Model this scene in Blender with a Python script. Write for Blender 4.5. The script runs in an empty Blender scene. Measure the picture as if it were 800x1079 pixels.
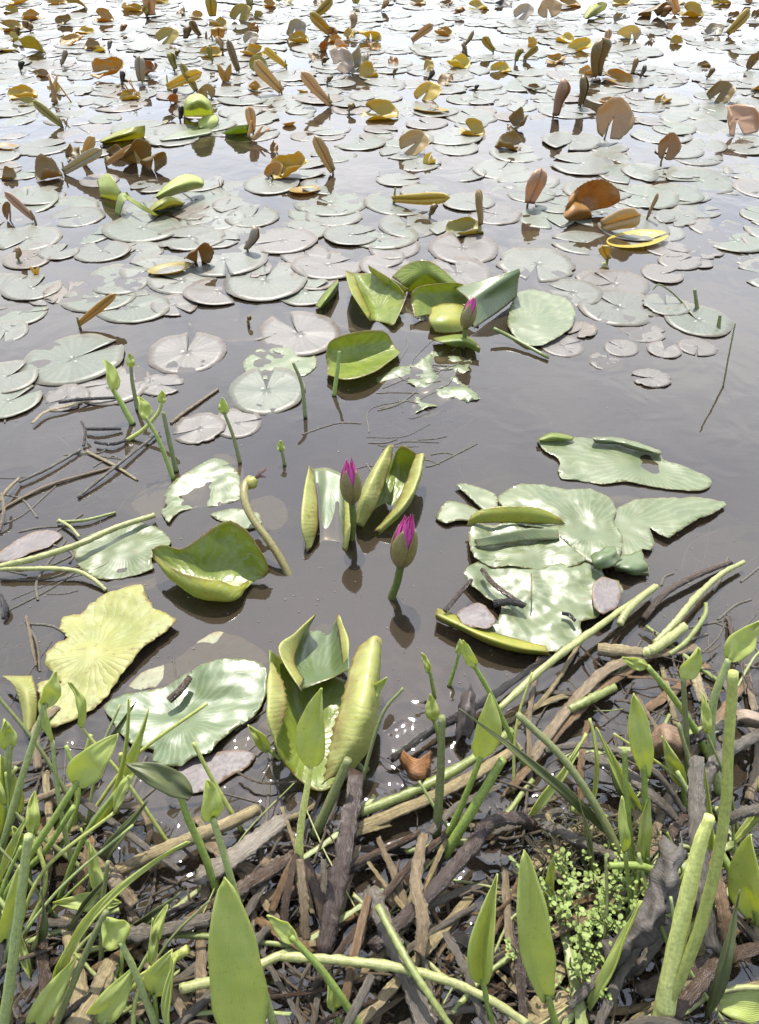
import bpy, math, random
from mathutils import Vector, Euler, Matrix, noise
from mathutils.geometry import delaunay_2d_cdt
R = math.radians
random.seed(11)
sc = bpy.context.scene
COL = sc.collection
# ------------------------------------------------------------------ camera
PITCH, FPX, HCAM = R(41.0), 847.0, 1.0
cam_d = bpy.data.cameras.new('camera'); cam = bpy.data.objects.new('camera', cam_d); COL.objects.link(cam)
cam.location = (0, 0, HCAM); cam.rotation_euler = (math.pi/2 - PITCH, 0, 0)
cam_d.sensor_fit = 'VERTICAL'; cam_d.sensor_height = 36; cam_d.sensor_width = 27
cam_d.lens = 36 / (2*539.5/FPX); cam_d.clip_start = 0.01; cam_d.clip_end = 2000
sc.camera = cam

def ray(px, py):
    a, b = (px-400)/FPX, (539.5-py)/FPX
    return Vector((a, math.cos(PITCH)+b*math.sin(PITCH), -math.sin(PITCH)+b*math.cos(PITCH)))
def at(px, py, z=0.0):
    d = ray(px, py); return d*((z-HCAM)/d.z) + Vector((0, 0, HCAM))
def at_plane(px, py, base, lean):
    """point on the ray that lies in the plane through base spanned by X and (0,lean,1)"""
    d = ray(px, py); n = Vector((0, 1, -lean)); o = Vector((0, 0, HCAM))
    t = (base-o).dot(n)/d.dot(n); return o + d*t
def depth(p): return (p-Vector((0, 0, HCAM))).dot(Vector((0, math.cos(PITCH), -math.sin(PITCH))))
def m_per_px(p): return depth(p)/FPX
def to_px(p):
    q = p-Vector((0, 0, HCAM)); d = depth(p)
    up = Vector((0, math.sin(PITCH), math.cos(PITCH)))
    return (400+FPX*q.x/d, 539.5-FPX*q.dot(up)/d)

# ------------------------------------------------------------------ registry of things
REG = []
def tag(o, label=None, cat=None, group=None, kind=None):
    if label: o['label'] = label
    if cat: o['category'] = cat
    if group: o['group'] = group
    if kind: o['kind'] = kind
    return o
def reg(o, label, cat, group, px, py, desc=None, ref=None, key=None):
    """remember a thing for labelling: label may be None (made from desc and what stands near it)"""
    tag(o, label, cat, group); REG.append(dict(o=o, label=label, px=px, py=py, desc=desc, ref=ref, key=key or cat)); return o
def empty(name, loc):
    o = bpy.data.objects.new(name, None); o.location = loc; o.empty_display_size = .02; COL.objects.link(o); return o

def mk(name, verts, faces, mats, parent=None, uvs=None, mi=None, smooth=True, loc=None, color=None, rim=None):
    """one mesh object; verts in world coordinates, origin moved to loc (or to the parent's origin)"""
    if parent is not None: org = Vector(parent.location) if parent.parent is None else Vector(parent.parent.location)
    else: org = Vector(loc) if loc is not None else Vector((0, 0, 0))
    me = bpy.data.meshes.new(name)
    me.from_pydata([tuple(Vector(v)-org) for v in verts], [], faces)
    for m in (mats if isinstance(mats, (list, tuple)) else [mats]): me.materials.append(m)
    if mi: me.polygons.foreach_set('material_index', mi)
    if smooth: me.polygons.foreach_set('use_smooth', [True]*len(me.polygons))
    if uvs:
        ul = me.uv_layers.new(name='UVMap'); d = []
        for l in me.loops: d += uvs[l.vertex_index]
        ul.data.foreach_set('uv', d)
    if rim:
        at_ = me.attributes.new('rim', 'FLOAT', 'POINT'); at_.data.foreach_set('value', list(rim)+list(rim))
    me.update()
    o = bpy.data.objects.new(name, me); COL.objects.link(o)
    if parent is not None: o.parent = parent
    else: o.location = org
    if color: o.color = (color[0]*KA, color[1]*KA, color[2]*KA, color[3] if len(color) == 4 else 1)
    return o

def vnormals(verts, faces):
    n = [Vector((0, 0, 0)) for _ in verts]
    for f in faces:
        a, b, c = verts[f[0]], verts[f[1]], verts[f[2]]
        k = (b-a).cross(c-a)
        if len(f) == 4:
            d = verts[f[3]]; k = (c-a).cross(d-b)
        for i in f: n[i] += k
    return [v.normalized() if v.length > 1e-12 else Vector((0, 0, 1)) for v in n]

def sheet(verts, faces, t, hint=None, uvs=None):
    """give an open sheet a thickness t below its upper side -> verts, faces, uvs, material indices (0 upper side, 1 under side)"""
    n = vnormals(verts, faces)
    if hint is not None:
        s = sum((x.dot(hint) for x in n))
        if s < 0:
            faces = [tuple(reversed(f)) for f in faces]; n = [-x for x in n]
    N = len(verts)
    V = list(verts)+[v-x*t for v, x in zip(verts, n)]
    F = list(faces)+[tuple(i+N for i in reversed(f)) for f in faces]
    M = [0]*len(faces)+[1]*len(faces)
    cnt = {}
    for f in faces:
        for a, b in zip(f, f[1:]+f[:1]): cnt[(a, b)] = 1
    for (a, b) in list(cnt):
        if (b, a) not in cnt:
            F.append((b, a, a+N, b+N)); M.append(1)
    U = (uvs+uvs) if uvs else None
    return V, F, U, M

def cr(p0, p1, p2, p3, t):
    return 0.5*((2*p1)+(p2-p0)*t+(2*p0-5*p1+4*p2-p3)*t*t+(3*p1-p0-3*p2+p3)*t*t*t)
def spline(pts, n):
    P = [2*pts[0]-pts[1]]+list(pts)+[2*pts[-1]-pts[-2]]
    out = []; m = len(pts)-1
    for i in range(n):
        s = i/(n-1)*m; k = min(int(s), m-1); out.append(cr(P[k], P[k+1], P[k+2], P[k+3], s-k))
    return out

def patch_mesh(rows, nu, nv, amp=0.0, freq=20, uvc=(.5, .5), serr=(), serr_a=0.0, serr_n=14, seed=0):
    """loft through a net of control points; rows run across u, points of a row along v"""
    dense = [spline(r, nv) for r in rows]
    grid = []
    cols = [spline([d[j] for d in dense], nu) for j in range(nv)]
    for i in range(nu): grid.append([cols[j][i] for j in range(nv)])
    def jit(k): return (abs(((k*serr_n) % 1.0)-.5)*2-.5)*2
    for i in range(nu):
        for j in range(nv):
            u, v = i/(nu-1), j/(nv-1)
            if i in (0, nu-1) and ('u0' if i == 0 else 'u1') in serr:
                d = (grid[i][j]-grid[1 if i == 0 else nu-2][j]).normalized(); grid[i][j] = grid[i][j]+d*serr_a*jit(v)
            elif j in (0, nv-1) and ('v0' if j == 0 else 'v1') in serr:
                d = (grid[i][j]-grid[i][1 if j == 0 else nv-2]).normalized(); grid[i][j] = grid[i][j]+d*serr_a*jit(u)
    V = [grid[i][j] for i in range(nu) for j in range(nv)]
    U = [(i/(nu-1)-uvc[0], j/(nv-1)-uvc[1]) for i in range(nu) for j in range(nv)]
    F = [(i*nv+j, (i+1)*nv+j, (i+1)*nv+j+1, i*nv+j+1) for i in range(nu-1) for j in range(nv-1)]
    if amp:
        n = vnormals(V, F)
        V = [v+x*amp*noise.noise(v*freq+Vector((seed*7.3, 0, 0))) for v, x in zip(V, n)]
    return V, F, U
def loft(name, rows, mats, parent=None, nu=26, nv=26, t=.0008, hint=(0, -.2, 1), loc=None, color=None, **kw):
    rows = [[at(*p) if not isinstance(p, Vector) else p for p in r] for r in rows]
    V, F, U = patch_mesh(rows, nu, nv, **kw)
    rim = [max(0, 1-min(i/(nu-1), 1-i/(nu-1), j/(nv-1), 1-j/(nv-1))/.07) for i in range(nu) for j in range(nv)]
    V, F, U, M = sheet(V, F, t, Vector(hint), U)
    if loc is None and parent is None:
        c = sum(V, Vector())/len(V); loc = (c.x, c.y, 0)
    return mk(name, V, F, mats, parent, U, M, loc=loc, color=color, rim=rim)

def edge_pts(P, step, rough, seed=0):
    """closed outline through points P resampled with small ragged teeth"""
    out = []; n = len(P)
    for i in range(n):
        a, b, c, d = P[i-1], P[i], P[(i+1) % n], P[(i+2) % n]
        k = max(1, int((c-b).length/step))
        for j in range(k):
            t = j/k
            q = cr(a, b, c, d, t)*.55 + (b+(c-b)*t)*.45
            nn = Vector((-(c-b).y, (c-b).x)).normalized()
            w = noise.noise(Vector((q.x*90+seed*3.1, q.y*90, seed))) + .5*noise.noise(Vector((q.x*260, q.y*260, seed+4)))
            out.append(q+nn*rough*w)
    return out
def outline_leaf(name, px, mats, parent=None, z=.003, wob=.004, freq=14, rough=.0018, t=.0009, centre=None, grid=.007, lift=None, loc=None, color=None, seed=1, holes=0, domed=0.0):
    """a leaf lying on the water, cut to an outline traced on the water's surface"""
    P = [at(x, y, z).xy for x, y in px]
    E = edge_pts(P, .006, rough, seed)
    xs = [p.x for p in E]; ys = [p.y for p in E]
    pts = list(E); n = len(E)
    x = min(xs)
    rr = random.Random(seed)
    while x < max(xs):
        y = min(ys)
        while y < max(ys):
            pts.append(Vector((x+rr.uniform(-.3, .3)*grid, y+rr.uniform(-.3, .3)*grid))); y += grid
        x += grid
    edges = [(i, (i+1) % n) for i in range(n)]
    vs, es, fs, *_ = delaunay_2d_cdt(pts, edges, [], 1, 1e-6)
    c = at(*centre, z).xy if centre else Vector((sum(xs)/n, sum(ys)/n))
    rad = max((Vector(p)-c).length for p in E)
    V = []; U = []
    for q in vs:
        k = (Vector(q)-c).length/rad
        h = z+wob*noise.noise(Vector((q[0]*freq+seed, q[1]*freq, seed*1.7)))+wob*.26*noise.noise(Vector((q[0]*freq*3.2+seed, q[1]*freq*4, 5)))+domed*(1-k*k)
        an = math.atan2(q[1]-c.y, q[0]-c.x)
        h += .0004*k*math.sin(an*17+3*noise.noise(Vector((q[0]*9, q[1]*9, seed))))*(.4+.6*abs(noise.noise(Vector((an*1.3, seed, 2)))))
        if lift: h += lift(*to_px(Vector((q[0], q[1], z))))
        V.append(Vector((q[0], q[1], h))); U.append(((q[0]-c.x)/rad, (q[1]-c.y)/rad))
    F = [tuple(f) for f in fs]
    ec = {}
    for f in F:
        for a, b in zip(f, f[1:]+f[:1]): ec[(a, b)] = 1
    bd = set(a for a, b in ec if (b, a) not in ec) | set(b for a, b in ec if (b, a) not in ec)
    rim = [1.0 if i in bd else 0.0 for i in range(len(V))]
    V, F, U, M = sheet(V, F, t, Vector((0, 0, 1)), U)
    if loc is None and parent is None: loc = (c.x, c.y, 0)
    return mk(name, V, F, mats, parent, U, M, loc=loc, color=color, rim=rim)

def tube_mesh(pts, rad, sides=8, n=None, flat=1.0, rough=0.0, seed=0, cap=True):
    """tapered, slightly irregular round stalk through pts; rad = list of radii along it"""
    n = n or max(4, 5*(len(pts)-1))
    C = spline(pts, n); V = []; F = []; U = []
    L = 0.0
    up = Vector((0, 0, 1)); prev = None
    for i in range(n):
        tg = (C[min(i+1, n-1)]-C[max(i-1, 0)]).normalized()
        a = prev if prev is not None else (up if abs(tg.z) < .9 else Vector((0, 1, 0)))
        b = tg.cross(a).normalized(); a = b.cross(tg).normalized(); prev = a
        s = i/(n-1)*(len(rad)-1); k = min(int(s), len(rad)-2); r = rad[k]+(rad[k+1]-rad[k])*(s-k)
        if i: L += (C[i]-C[i-1]).length
        for j in range(sides):
            th = 2*math.pi*j/sides
            rr = r*(1+rough*noise.noise(Vector((j*1.7+seed*9.1, i*.7, seed))))
            jag = tg*(r*1.6*noise.noise(Vector((j*2.3+seed, i, seed*3)))) if rough >= .4 and i in (0, n-1) else Vector((0, 0, 0))
            V.append(C[i]+jag+b*math.cos(th)*rr+a*math.sin(th)*rr*flat); U.append((j/sides, L*8))
    for i in range(n-1):
        for j in range(sides):
            k = (j+1) % sides; F.append((i*sides+j, i*sides+k, (i+1)*sides+k, (i+1)*sides+j))
    if cap:
        F.append(tuple(reversed(range(sides)))); F.append(tuple((n-1)*sides+j for j in range(sides)))
    return V, F, U
def tube(name, pts, rad, mat, parent=None, color=None, loc=None, **kw):
    V, F, U = tube_mesh(pts, rad, **kw)
    if loc is None and parent is None: loc = pts[0]
    return mk(name, V, F, mat, parent, U, loc=loc, color=color)

# ------------------------------------------------------------------ materials
def nodes(name):
    m = bpy.data.materials.new(name); m.use_nodes = True; nt = m.node_tree; nt.nodes.clear()
    return m, nt, nt.nodes, nt.links
def N(ns, typ, **kw):
    n = ns.new(typ)
    for k, v in kw.items():
        if k in n.inputs.keys(): n.inputs[k].default_value = v
        else: setattr(n, k, v)
    return n
def ramp(ns, stops):
    r = ns.new('ShaderNodeValToRGB'); e = r.color_ramp.elements
    while len(e) < len(stops): e.new(.5)
    for el, (p, c) in zip(e, stops): el.position = p; el.color = (*c, 1) if len(c) == 3 else c
    return r
def mixc(ns, ls, fac, a, b, blend='MIX'):
    m = ns.new('ShaderNodeMix'); m.data_type = 'RGBA'; m.blend_type = blend
    for s, v in ((m.inputs[0], fac), (m.inputs[6], a), (m.inputs[7], b)):
        if hasattr(v, 'is_output'): ls.new(v, s)
        else: s.default_value = v if not isinstance(v, tuple) else ((*v, 1) if len(v) == 3 else v)
    return m.outputs[2]
def math_(ns, ls, op, a, b=0.0):
    m = ns.new('ShaderNodeMath'); m.operation = op
    for s, v in zip(m.inputs, (a, b)):
        if hasattr(v, 'is_output'): ls.new(v, s)
        else: s.default_value = v
    return m.outputs[0]

KA = .5     # overall reflectance of the plants
def leaf_mat(name, c1, c2, rough=.35, trans=.35, tcol=None, veins=11, vein_amt=.25, spots=(.12, .07, .03), spot_amt=.4, bump=.35, objcol=False, spec=.5, nscale=30, vein_mode='radial', coat=0.0, edge=None, vbump=.10, rimc=(.30, .16, .045), rima=.85):
    rimc = tuple(x*KA for x in rimc)
    if not objcol: c1, c2 = tuple(x*KA for x in c1), tuple(x*KA for x in c2)
    spots = tuple(x*KA for x in spots)
    if edge: edge = tuple(x*KA for x in edge)
    m, nt, ns, ls = nodes(name)
    tc = N(ns, 'ShaderNodeTexCoord'); oi = N(ns, 'ShaderNodeObjectInfo')
    off = ns.new('ShaderNodeVectorMath'); off.operation = 'ADD'
    ls.new(tc.outputs['Object'], off.inputs[0])
    cmb = N(ns, 'ShaderNodeCombineXYZ'); ls.new(math_(ns, ls, 'MULTIPLY', oi.outputs['Random'], 17.0), cmb.inputs[0]); ls.new(cmb.outputs[0], off.inputs[1])
    n1 = N(ns, 'ShaderNodeTexNoise', Scale=nscale, Detail=5.0, Roughness=.6); ls.new(off.outputs[0], n1.inputs['Vector'])
    n2 = N(ns, 'ShaderNodeTexNoise', Scale=nscale*5, Detail=4.0, Roughness=.65); ls.new(off.outputs[0], n2.inputs['Vector'])
    r1 = ramp(ns, [(.35, (0, 0, 0)), (.65, (1, 1, 1))]); ls.new(n1.outputs['Fac'], r1.inputs[0])
    if objcol:
        a = mixc(ns, ls, 1.0, oi.outputs['Color'], c1, 'MULTIPLY'); b = mixc(ns, ls, 1.0, oi.outputs['Color'], c2, 'MULTIPLY')
    else: a, b = c1, c2
    col = mixc(ns, ls, r1.outputs[0], a, b)
    uv = N(ns, 'ShaderNodeSeparateXYZ'); ls.new(tc.outputs['UV'], uv.inputs[0])
    wob = math_(ns, ls, 'MULTIPLY', math_(ns, ls, 'SUBTRACT', n1.outputs['Fac'], .5), .5)
    if vein_mode == 'radial':
        ang = math_(ns, ls, 'ARCTAN2', uv.outputs[1], uv.outputs[0])
        w = math_(ns, ls, 'SINE', math_(ns, ls, 'MULTIPLY', math_(ns, ls, 'ADD', ang, wob), float(veins)))
    else:
        w = math_(ns, ls, 'SINE', math_(ns, ls, 'MULTIPLY', math_(ns, ls, 'ADD', uv.outputs[0 if vein_mode == 'across' else 1], math_(ns, ls, 'MULTIPLY', wob, .3)), float(veins)*6.283))
    vp = math_(ns, ls, 'POWER', math_(ns, ls, 'ABSOLUTE', w), .5)
    if vein_mode == 'radial':      # veins fade where they meet at the stalk
        rl = ns.new('ShaderNodeVectorMath'); rl.operation = 'LENGTH'; ls.new(tc.outputs['UV'], rl.inputs[0])
        fade = N(ns, 'ShaderNodeMapRange'); fade.inputs[1].default_value = .03; fade.inputs[2].default_value = .3; ls.new(rl.outputs['Value'], fade.inputs[0])
        vp = math_(ns, ls, 'SUBTRACT', 1.0, math_(ns, ls, 'MULTIPLY', math_(ns, ls, 'SUBTRACT', 1.0, vp), fade.outputs[0]))
    vein = math_(ns, ls, 'SUBTRACT', 1.0, vp)
    vcol = mixc(ns, ls, .75, col, (.5*KA, .55*KA, .32*KA)) 
    col = mixc(ns, ls, math_(ns, ls, 'MULTIPLY', vein, vein_amt*1.6), col, vcol)
    r2 = ramp(ns, [(.60, (0, 0, 0)), (.70, (1, 1, 1))]); ls.new(n2.outputs['Fac'], r2.inputs[0])
    col = mixc(ns, ls, math_(ns, ls, 'MULTIPLY', r2.outputs[0], spot_amt), col, spots)
    if edge:
        rad = ns.new('ShaderNodeVectorMath'); rad.operation = 'LENGTH'; ls.new(tc.outputs['UV'], rad.inputs[0])
        er = ramp(ns, [(.80, (0, 0, 0)), (.99, (1, 1, 1))]); ls.new(math_(ns, ls, 'ADD', rad.outputs['Value'], math_(ns, ls, 'MULTIPLY', wob, .5)), er.inputs[0])
        col = mixc(ns, ls, math_(ns, ls, 'MULTIPLY', er.outputs[0], .35), col, edge)
    ra = N(ns, 'ShaderNodeAttribute', attribute_name='rim')
    rr1 = ramp(ns, [(.38, (0, 0, 0)), (.6, (1, 1, 1))]); ls.new(n1.outputs['Fac'], rr1.inputs[0])
    col = mixc(ns, ls, math_(ns, ls, 'MULTIPLY', math_(ns, ls, 'MULTIPLY', ra.outputs['Fac'], rima), math_(ns, ls, 'ADD', math_(ns, ls, 'MULTIPLY', rr1.outputs[0], .75), .25)), col, rimc)
    pr = N(ns, 'ShaderNodeBsdfPrincipled'); ls.new(col, pr.inputs['Base Color'])
    rr = N(ns, 'ShaderNodeMapRange'); rr.inputs[3].default_value = rough*.75; rr.inputs[4].default_value = min(1, rough*1.35); ls.new(n2.outputs['Fac'], rr.inputs[0]); ls.new(rr.outputs[0], pr.inputs['Roughness'])
    pr.inputs['Specular IOR Level'].default_value = spec; pr.inputs['Coat Weight'].default_value = coat; pr.inputs['Coat Roughness'].default_value = .12
    h = math_(ns, ls, 'ADD', math_(ns, ls, 'MULTIPLY', vp, vbump), math_(ns, ls, 'ADD', math_(ns, ls, 'MULTIPLY', n1.outputs['Fac'], .45), math_(ns, ls, 'MULTIPLY', n2.outputs['Fac'], .16)))
    bp = N(ns, 'ShaderNodeBump', Strength=bump, Distance=.004); ls.new(h, bp.inputs['Height']); ls.new(bp.outputs[0], pr.inputs['Normal'])
    out = N(ns, 'ShaderNodeOutputMaterial')
    if trans > 0:
        tr = N(ns, 'ShaderNodeBsdfTranslucent')
        tcx = mixc(ns, ls, 1.0, col, tcol, 'MULTIPLY') if tcol else col
        ls.new(tcx, tr.inputs['Color'])
        mx = N(ns, 'ShaderNodeMixShader', Fac=trans); ls.new(pr.outputs[0], mx.inputs[1]); ls.new(tr.outputs[0], mx.inputs[2]); ls.new(mx.outputs[0], out.inputs[0])
    else: ls.new(pr.outputs[0], out.inputs[0])
    return m

def stalk_mat(name, bump=.5, streak=60, dark=.35, spec=.5, trans=0.0, blotch=(.08, .05, .03), blotch_amt=.5):
    blotch = tuple(x*KA for x in blotch)
    """stalks and dead matter: colour from the object, roughness from the object's alpha"""
    m, nt, ns, ls = nodes(name)
    tc = N(ns, 'ShaderNodeTexCoord'); oi = N(ns, 'ShaderNodeObjectInfo')
    mp = N(ns, 'ShaderNodeMapping'); mp.inputs['Scale'].default_value = (streak*.12, .8, 1); ls.new(tc.outputs['UV'], mp.inputs['Vector'])
    n0 = N(ns, 'ShaderNodeTexNoise', Scale=4.0, Detail=5.0, Roughness=.65); ls.new(mp.outputs[0], n0.inputs['Vector'])
    n1 = N(ns, 'ShaderNodeTexNoise', Scale=45.0, Detail=5.0, Roughness=.65); ls.new(tc.outputs['Object'], n1.inputs['Vector'])
    n2 = N(ns, 'ShaderNodeTexNoise', Scale=260.0, Detail=3.0); ls.new(tc.outputs['Object'], n2.inputs['Vector'])
    r0 = ramp(ns, [(.3, (1-dark,)*3), (.72, (1.15, 1.15, 1.12))]); ls.new(n0.outputs['Fac'], r0.inputs[0])
    col = mixc(ns, ls, 1.0, oi.outputs['Color'], r0.outputs[0], 'MULTIPLY')
    r1 = ramp(ns, [(.5, (0, 0, 0)), (.66, (1, 1, 1))]); ls.new(n1.outputs['Fac'], r1.inputs[0])
    col = mixc(ns, ls, math_(ns, ls, 'MULTIPLY', r1.outputs[0], blotch_amt), col, mixc(ns, ls, .55, oi.outputs['Color'], blotch))
    r2 = ramp(ns, [(.3, (.75,)*3), (.7, (1.15,)*3)]); ls.new(n2.outputs['Fac'], r2.inputs[0])
    col = mixc(ns, ls, 1.0, col, r2.outputs[0], 'MULTIPLY')
    pr = N(ns, 'ShaderNodeBsdfPrincipled'); ls.new(col, pr.inputs['Base Color']); ls.new(oi.outputs['Alpha'], pr.inputs['Roughness'])
    pr.inputs['Specular IOR Level'].default_value = spec
    h = math_(ns, ls, 'ADD', n0.outputs['Fac'], math_(ns, ls, 'MULTIPLY', n1.outputs['Fac'], .6))
    bp = N(ns, 'ShaderNodeBump', Strength=bump, Distance=.003); ls.new(h, bp.inputs['Height']); ls.new(bp.outputs[0], pr.inputs['Normal'])
    out = N(ns, 'ShaderNodeOutputMaterial')
    if trans:
        tr = N(ns, 'ShaderNodeBsdfTranslucent'); ls.new(col, tr.inputs['Color'])
        mx = N(ns, 'ShaderNodeMixShader', Fac=trans); ls.new(pr.outputs[0], mx.inputs[1]); ls.new(tr.outputs[0], mx.inputs[2]); ls.new(mx.outputs[0], out.inputs[0])
    else: ls.new(pr.outputs[0], out.inputs[0])
    return m

M = {}
M['green'] = leaf_mat('leaf_green', (.26, .36, .04), (.42, .52, .07), .32, .5, (1.4, 1.4, .6), 15, .42, (.30, .22, .05), .5, bump=.4, vbump=.5)
M['under'] = leaf_mat('leaf_underside', (.72, .72, .22), (.56, .60, .14), .42, .45, (1.3, 1.2, .6), 9, .28, (.42, .18, .05), .75, vein_mode='along', bump=.5, vbump=.16)
M['yellowgreen'] = leaf_mat('leaf_yellow_green', (.66, .62, .07), (.44, .52, .06), .36, .5, (1.3, 1.2, .6), 15, .38, (.50, .18, .04), .65, bump=.35, vbump=.3)
M['ochre_under'] = leaf_mat('leaf_ochre_underside', (.42, .33, .05), (.40, .24, .05), .4, .45, (1.3, 1.1, .6), 11, .2, (.3, .1, .03), .4)
M['pale'] = leaf_mat('leaf_pale_green', (.105, .145, .045), (.15, .185, .065), .40, .14, None, 21, .18, (.16, .11, .045), .7, bump=.24, spec=.45, vbump=.12, nscale=16, coat=.15, rima=.4)
M['dull'] = leaf_mat('leaf_dull_green', (.085, .14, .04), (.125, .18, .058), .40, .15, None, 21, .18, (.12, .085, .035), .7, bump=.24, spec=.45, vbump=.12, nscale=16, coat=.15, rima=.4)
M['pale_under'] = leaf_mat('leaf_pale_underside', (.40, .42, .16), (.34, .30, .10), .4, .3, None, 9, .2, (.3, .14, .05), .5)
M['straw_leaf'] = leaf_mat('leaf_bleached_yellow', (.38, .365, .075), (.26, .285, .06), .55, .2, None, 17, .12, (.22, .15, .06), .75, bump=.4, vbump=.4, nscale=18)
M['pink'] = leaf_mat('leaf_pinkish', (.13, .095, .095), (.10, .078, .08), .6, .08, None, 11, .08, (.1, .06, .05), .4, spec=.7)
M['sunk'] = leaf_mat('leaf_sunken', (.34, .33, .20), (.26, .27, .17), .7, .1, None, 13, .3, (.14, .11, .06), .5)
M['pad'] = leaf_mat('lily_pad_top', (1, 1, 1), (.76, .80, .74), .40, .10, None, 13, .10, (.20, .15, .10), .5, bump=.2, objcol=True, spec=.38, nscale=22, edge=(.30, .22, .16), vbump=.3)
M['pad_under'] = leaf_mat('lily_pad_underside', (.14, .09, .06), (.12, .08, .05), .8, .2, None, 12, .1, spot_amt=.3, spec=.1)
M['autumn'] = leaf_mat('lily_leaf_turning', (1, 1, 1), (.8, .76, .66), .36, .5, (1.3, 1.25, .6), 15, .22, (.13, .07, .03), .5, objcol=True, nscale=38, bump=.4)
M['autumn_under'] = leaf_mat('lily_leaf_turning_underside', (.95, .9, .85), (.72, .66, .58), .42, .5, (1.3, 1.25, .6), 15, .24, (.13, .07, .03), .4, objcol=True, nscale=38, bump=.4)
M['shoot'] = leaf_mat('shoot_leaf', (.78, .88, .26), (.66, .78, .20), .36, .52, (1.35, 1.25, .6), 9, .2, (.34, .28, .06), .4, bump=.35, vein_mode='across', nscale=40, vbump=.4)
M['shoot_dull'] = leaf_mat('shoot_leaf_olive', (.17, .20, .05), (.12, .14, .04), .42, .35, None, 7, .15, (.1, .06, .02), .4, vein_mode='across')
M['stalk'] = stalk_mat('green_stalk', .25, 40, .22, .5, .38, (.20, .17, .07), .35)
M['dead'] = stalk_mat('dead_stalk', 1.0, 150, .85, .5, blotch=(.03,.022,.016), blotch_amt=.75)
M['wither'] = stalk_mat('withered_leaf', .9, 60, .45, .4, .12)
M['petal'] = stalk_mat('bud_petal', .2, 50, .25, .5, .3, (.5, .02, .25), .2)
M['sepal'] = stalk_mat('bud_sepal', .3, 50, .3, .5, .15, (.16, .03, .02), .6)
M['weed'] = leaf_mat('weed_leaf', (.42, .54, .13), (.32, .44, .09), .6, .35, None, 5, .1, spot_amt=.1, nscale=80)
# ------------------------------------------------------------------ light and sky
SUN_EL, SUN_AZ = R(60), R(-5)       # high in front of the camera, a little to the left
w = bpy.data.worlds.new('World'); sc.world = w; w.use_nodes = True
wn, wl = w.node_tree.nodes, w.node_tree.links; wn.clear()
sky = wn.new('ShaderNodeTexSky'); sky.sky_type = 'NISHITA'; sky.sun_disc = False
sky.sun_elevation = SUN_EL; sky.sun_rotation = SUN_AZ; sky.air_density = 1.0; sky.dust_density = 0.6; sky.ozone_density = 1.0
bg = wn.new('ShaderNodeBackground'); bg.inputs[1].default_value = .15
# bright thin cloud over most of the sky
wtc = wn.new('ShaderNodeTexCoord'); wmp = wn.new('ShaderNodeMapping'); wmp.inputs['Scale'].default_value = (1, 1, 2.2); wl.new(wtc.outputs['Generated'], wmp.inputs['Vector'])
wnz = wn.new('ShaderNodeTexNoise'); wnz.inputs['Scale'].default_value = 2.6; wnz.inputs['Detail'].default_value = 6; wnz.inputs['Roughness'].default_value = .55; wl.new(wmp.outputs[0], wnz.inputs['Vector'])
wrp = ramp(wn, [(.34, (0, 0, 0)), (.62, (1, 1, 1))]); wl.new(wnz.outputs['Fac'], wrp.inputs[0])
cloud = (8.1, 8.2, 8.6, 1)
wsp = wn.new('ShaderNodeSeparateXYZ'); wl.new(wtc.outputs['Generated'], wsp.inputs[0])
def wband(sock, a, b):
    m = wn.new('ShaderNodeMapRange'); m.interpolation_type = 'SMOOTHSTEP'; m.inputs[1].default_value = a; m.inputs[2].default_value = b; wl.new(sock, m.inputs[0]); return m.outputs[0]
bank = math_(wn, wl, 'MULTIPLY', wband(wsp.outputs[2], .95, .45), wband(wsp.outputs[1], -.3, .4))   # unseen bright cloud bank ahead, added for the water's reflections, thinning towards the zenith
cover = math_(wn, wl, 'MULTIPLY', math_(wn, wl, 'ADD', math_(wn, wl, 'MULTIPLY', wrp.outputs[0], .55), .40), math_(wn, wl, 'ADD', math_(wn, wl, 'MULTIPLY', bank, .58), .42))
skyc = mixc(wn, wl, cover, sky.outputs[0], cloud)
wl.new(skyc, bg.inputs[0]); wo = wn.new('ShaderNodeOutputWorld'); wl.new(bg.outputs[0], wo.inputs[0])
sd = bpy.data.lights.new('sun', 'SUN'); sd.energy = 4.0; sd.angle = R(.5); sd.color = (1, .955, .88)
so = bpy.data.objects.new('sun', sd); COL.objects.link(so)
to_sun = Vector((math.sin(SUN_AZ)*math.cos(SUN_EL), math.cos(SUN_AZ)*math.cos(SUN_EL), math.sin(SUN_EL)))
so.rotation_euler = to_sun.to_track_quat('Z', 'Y').to_euler(); so.location = (0, 3, 5)
vs_ = sc.view_settings; vs_.view_transform = 'Standard'; vs_.look = 'None'; vs_.exposure = 1.55; vs_.gamma = 1; vs_.use_curve_mapping = False
sc.cycles.max_bounces = 8; sc.cycles.transparent_max_bounces = 8; sc.cycles.caustics_reflective = False; sc.cycles.caustics_refractive = False
sc.cycles.use_denoising = True; sc.cycles.sample_clamp_indirect = 6

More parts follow.
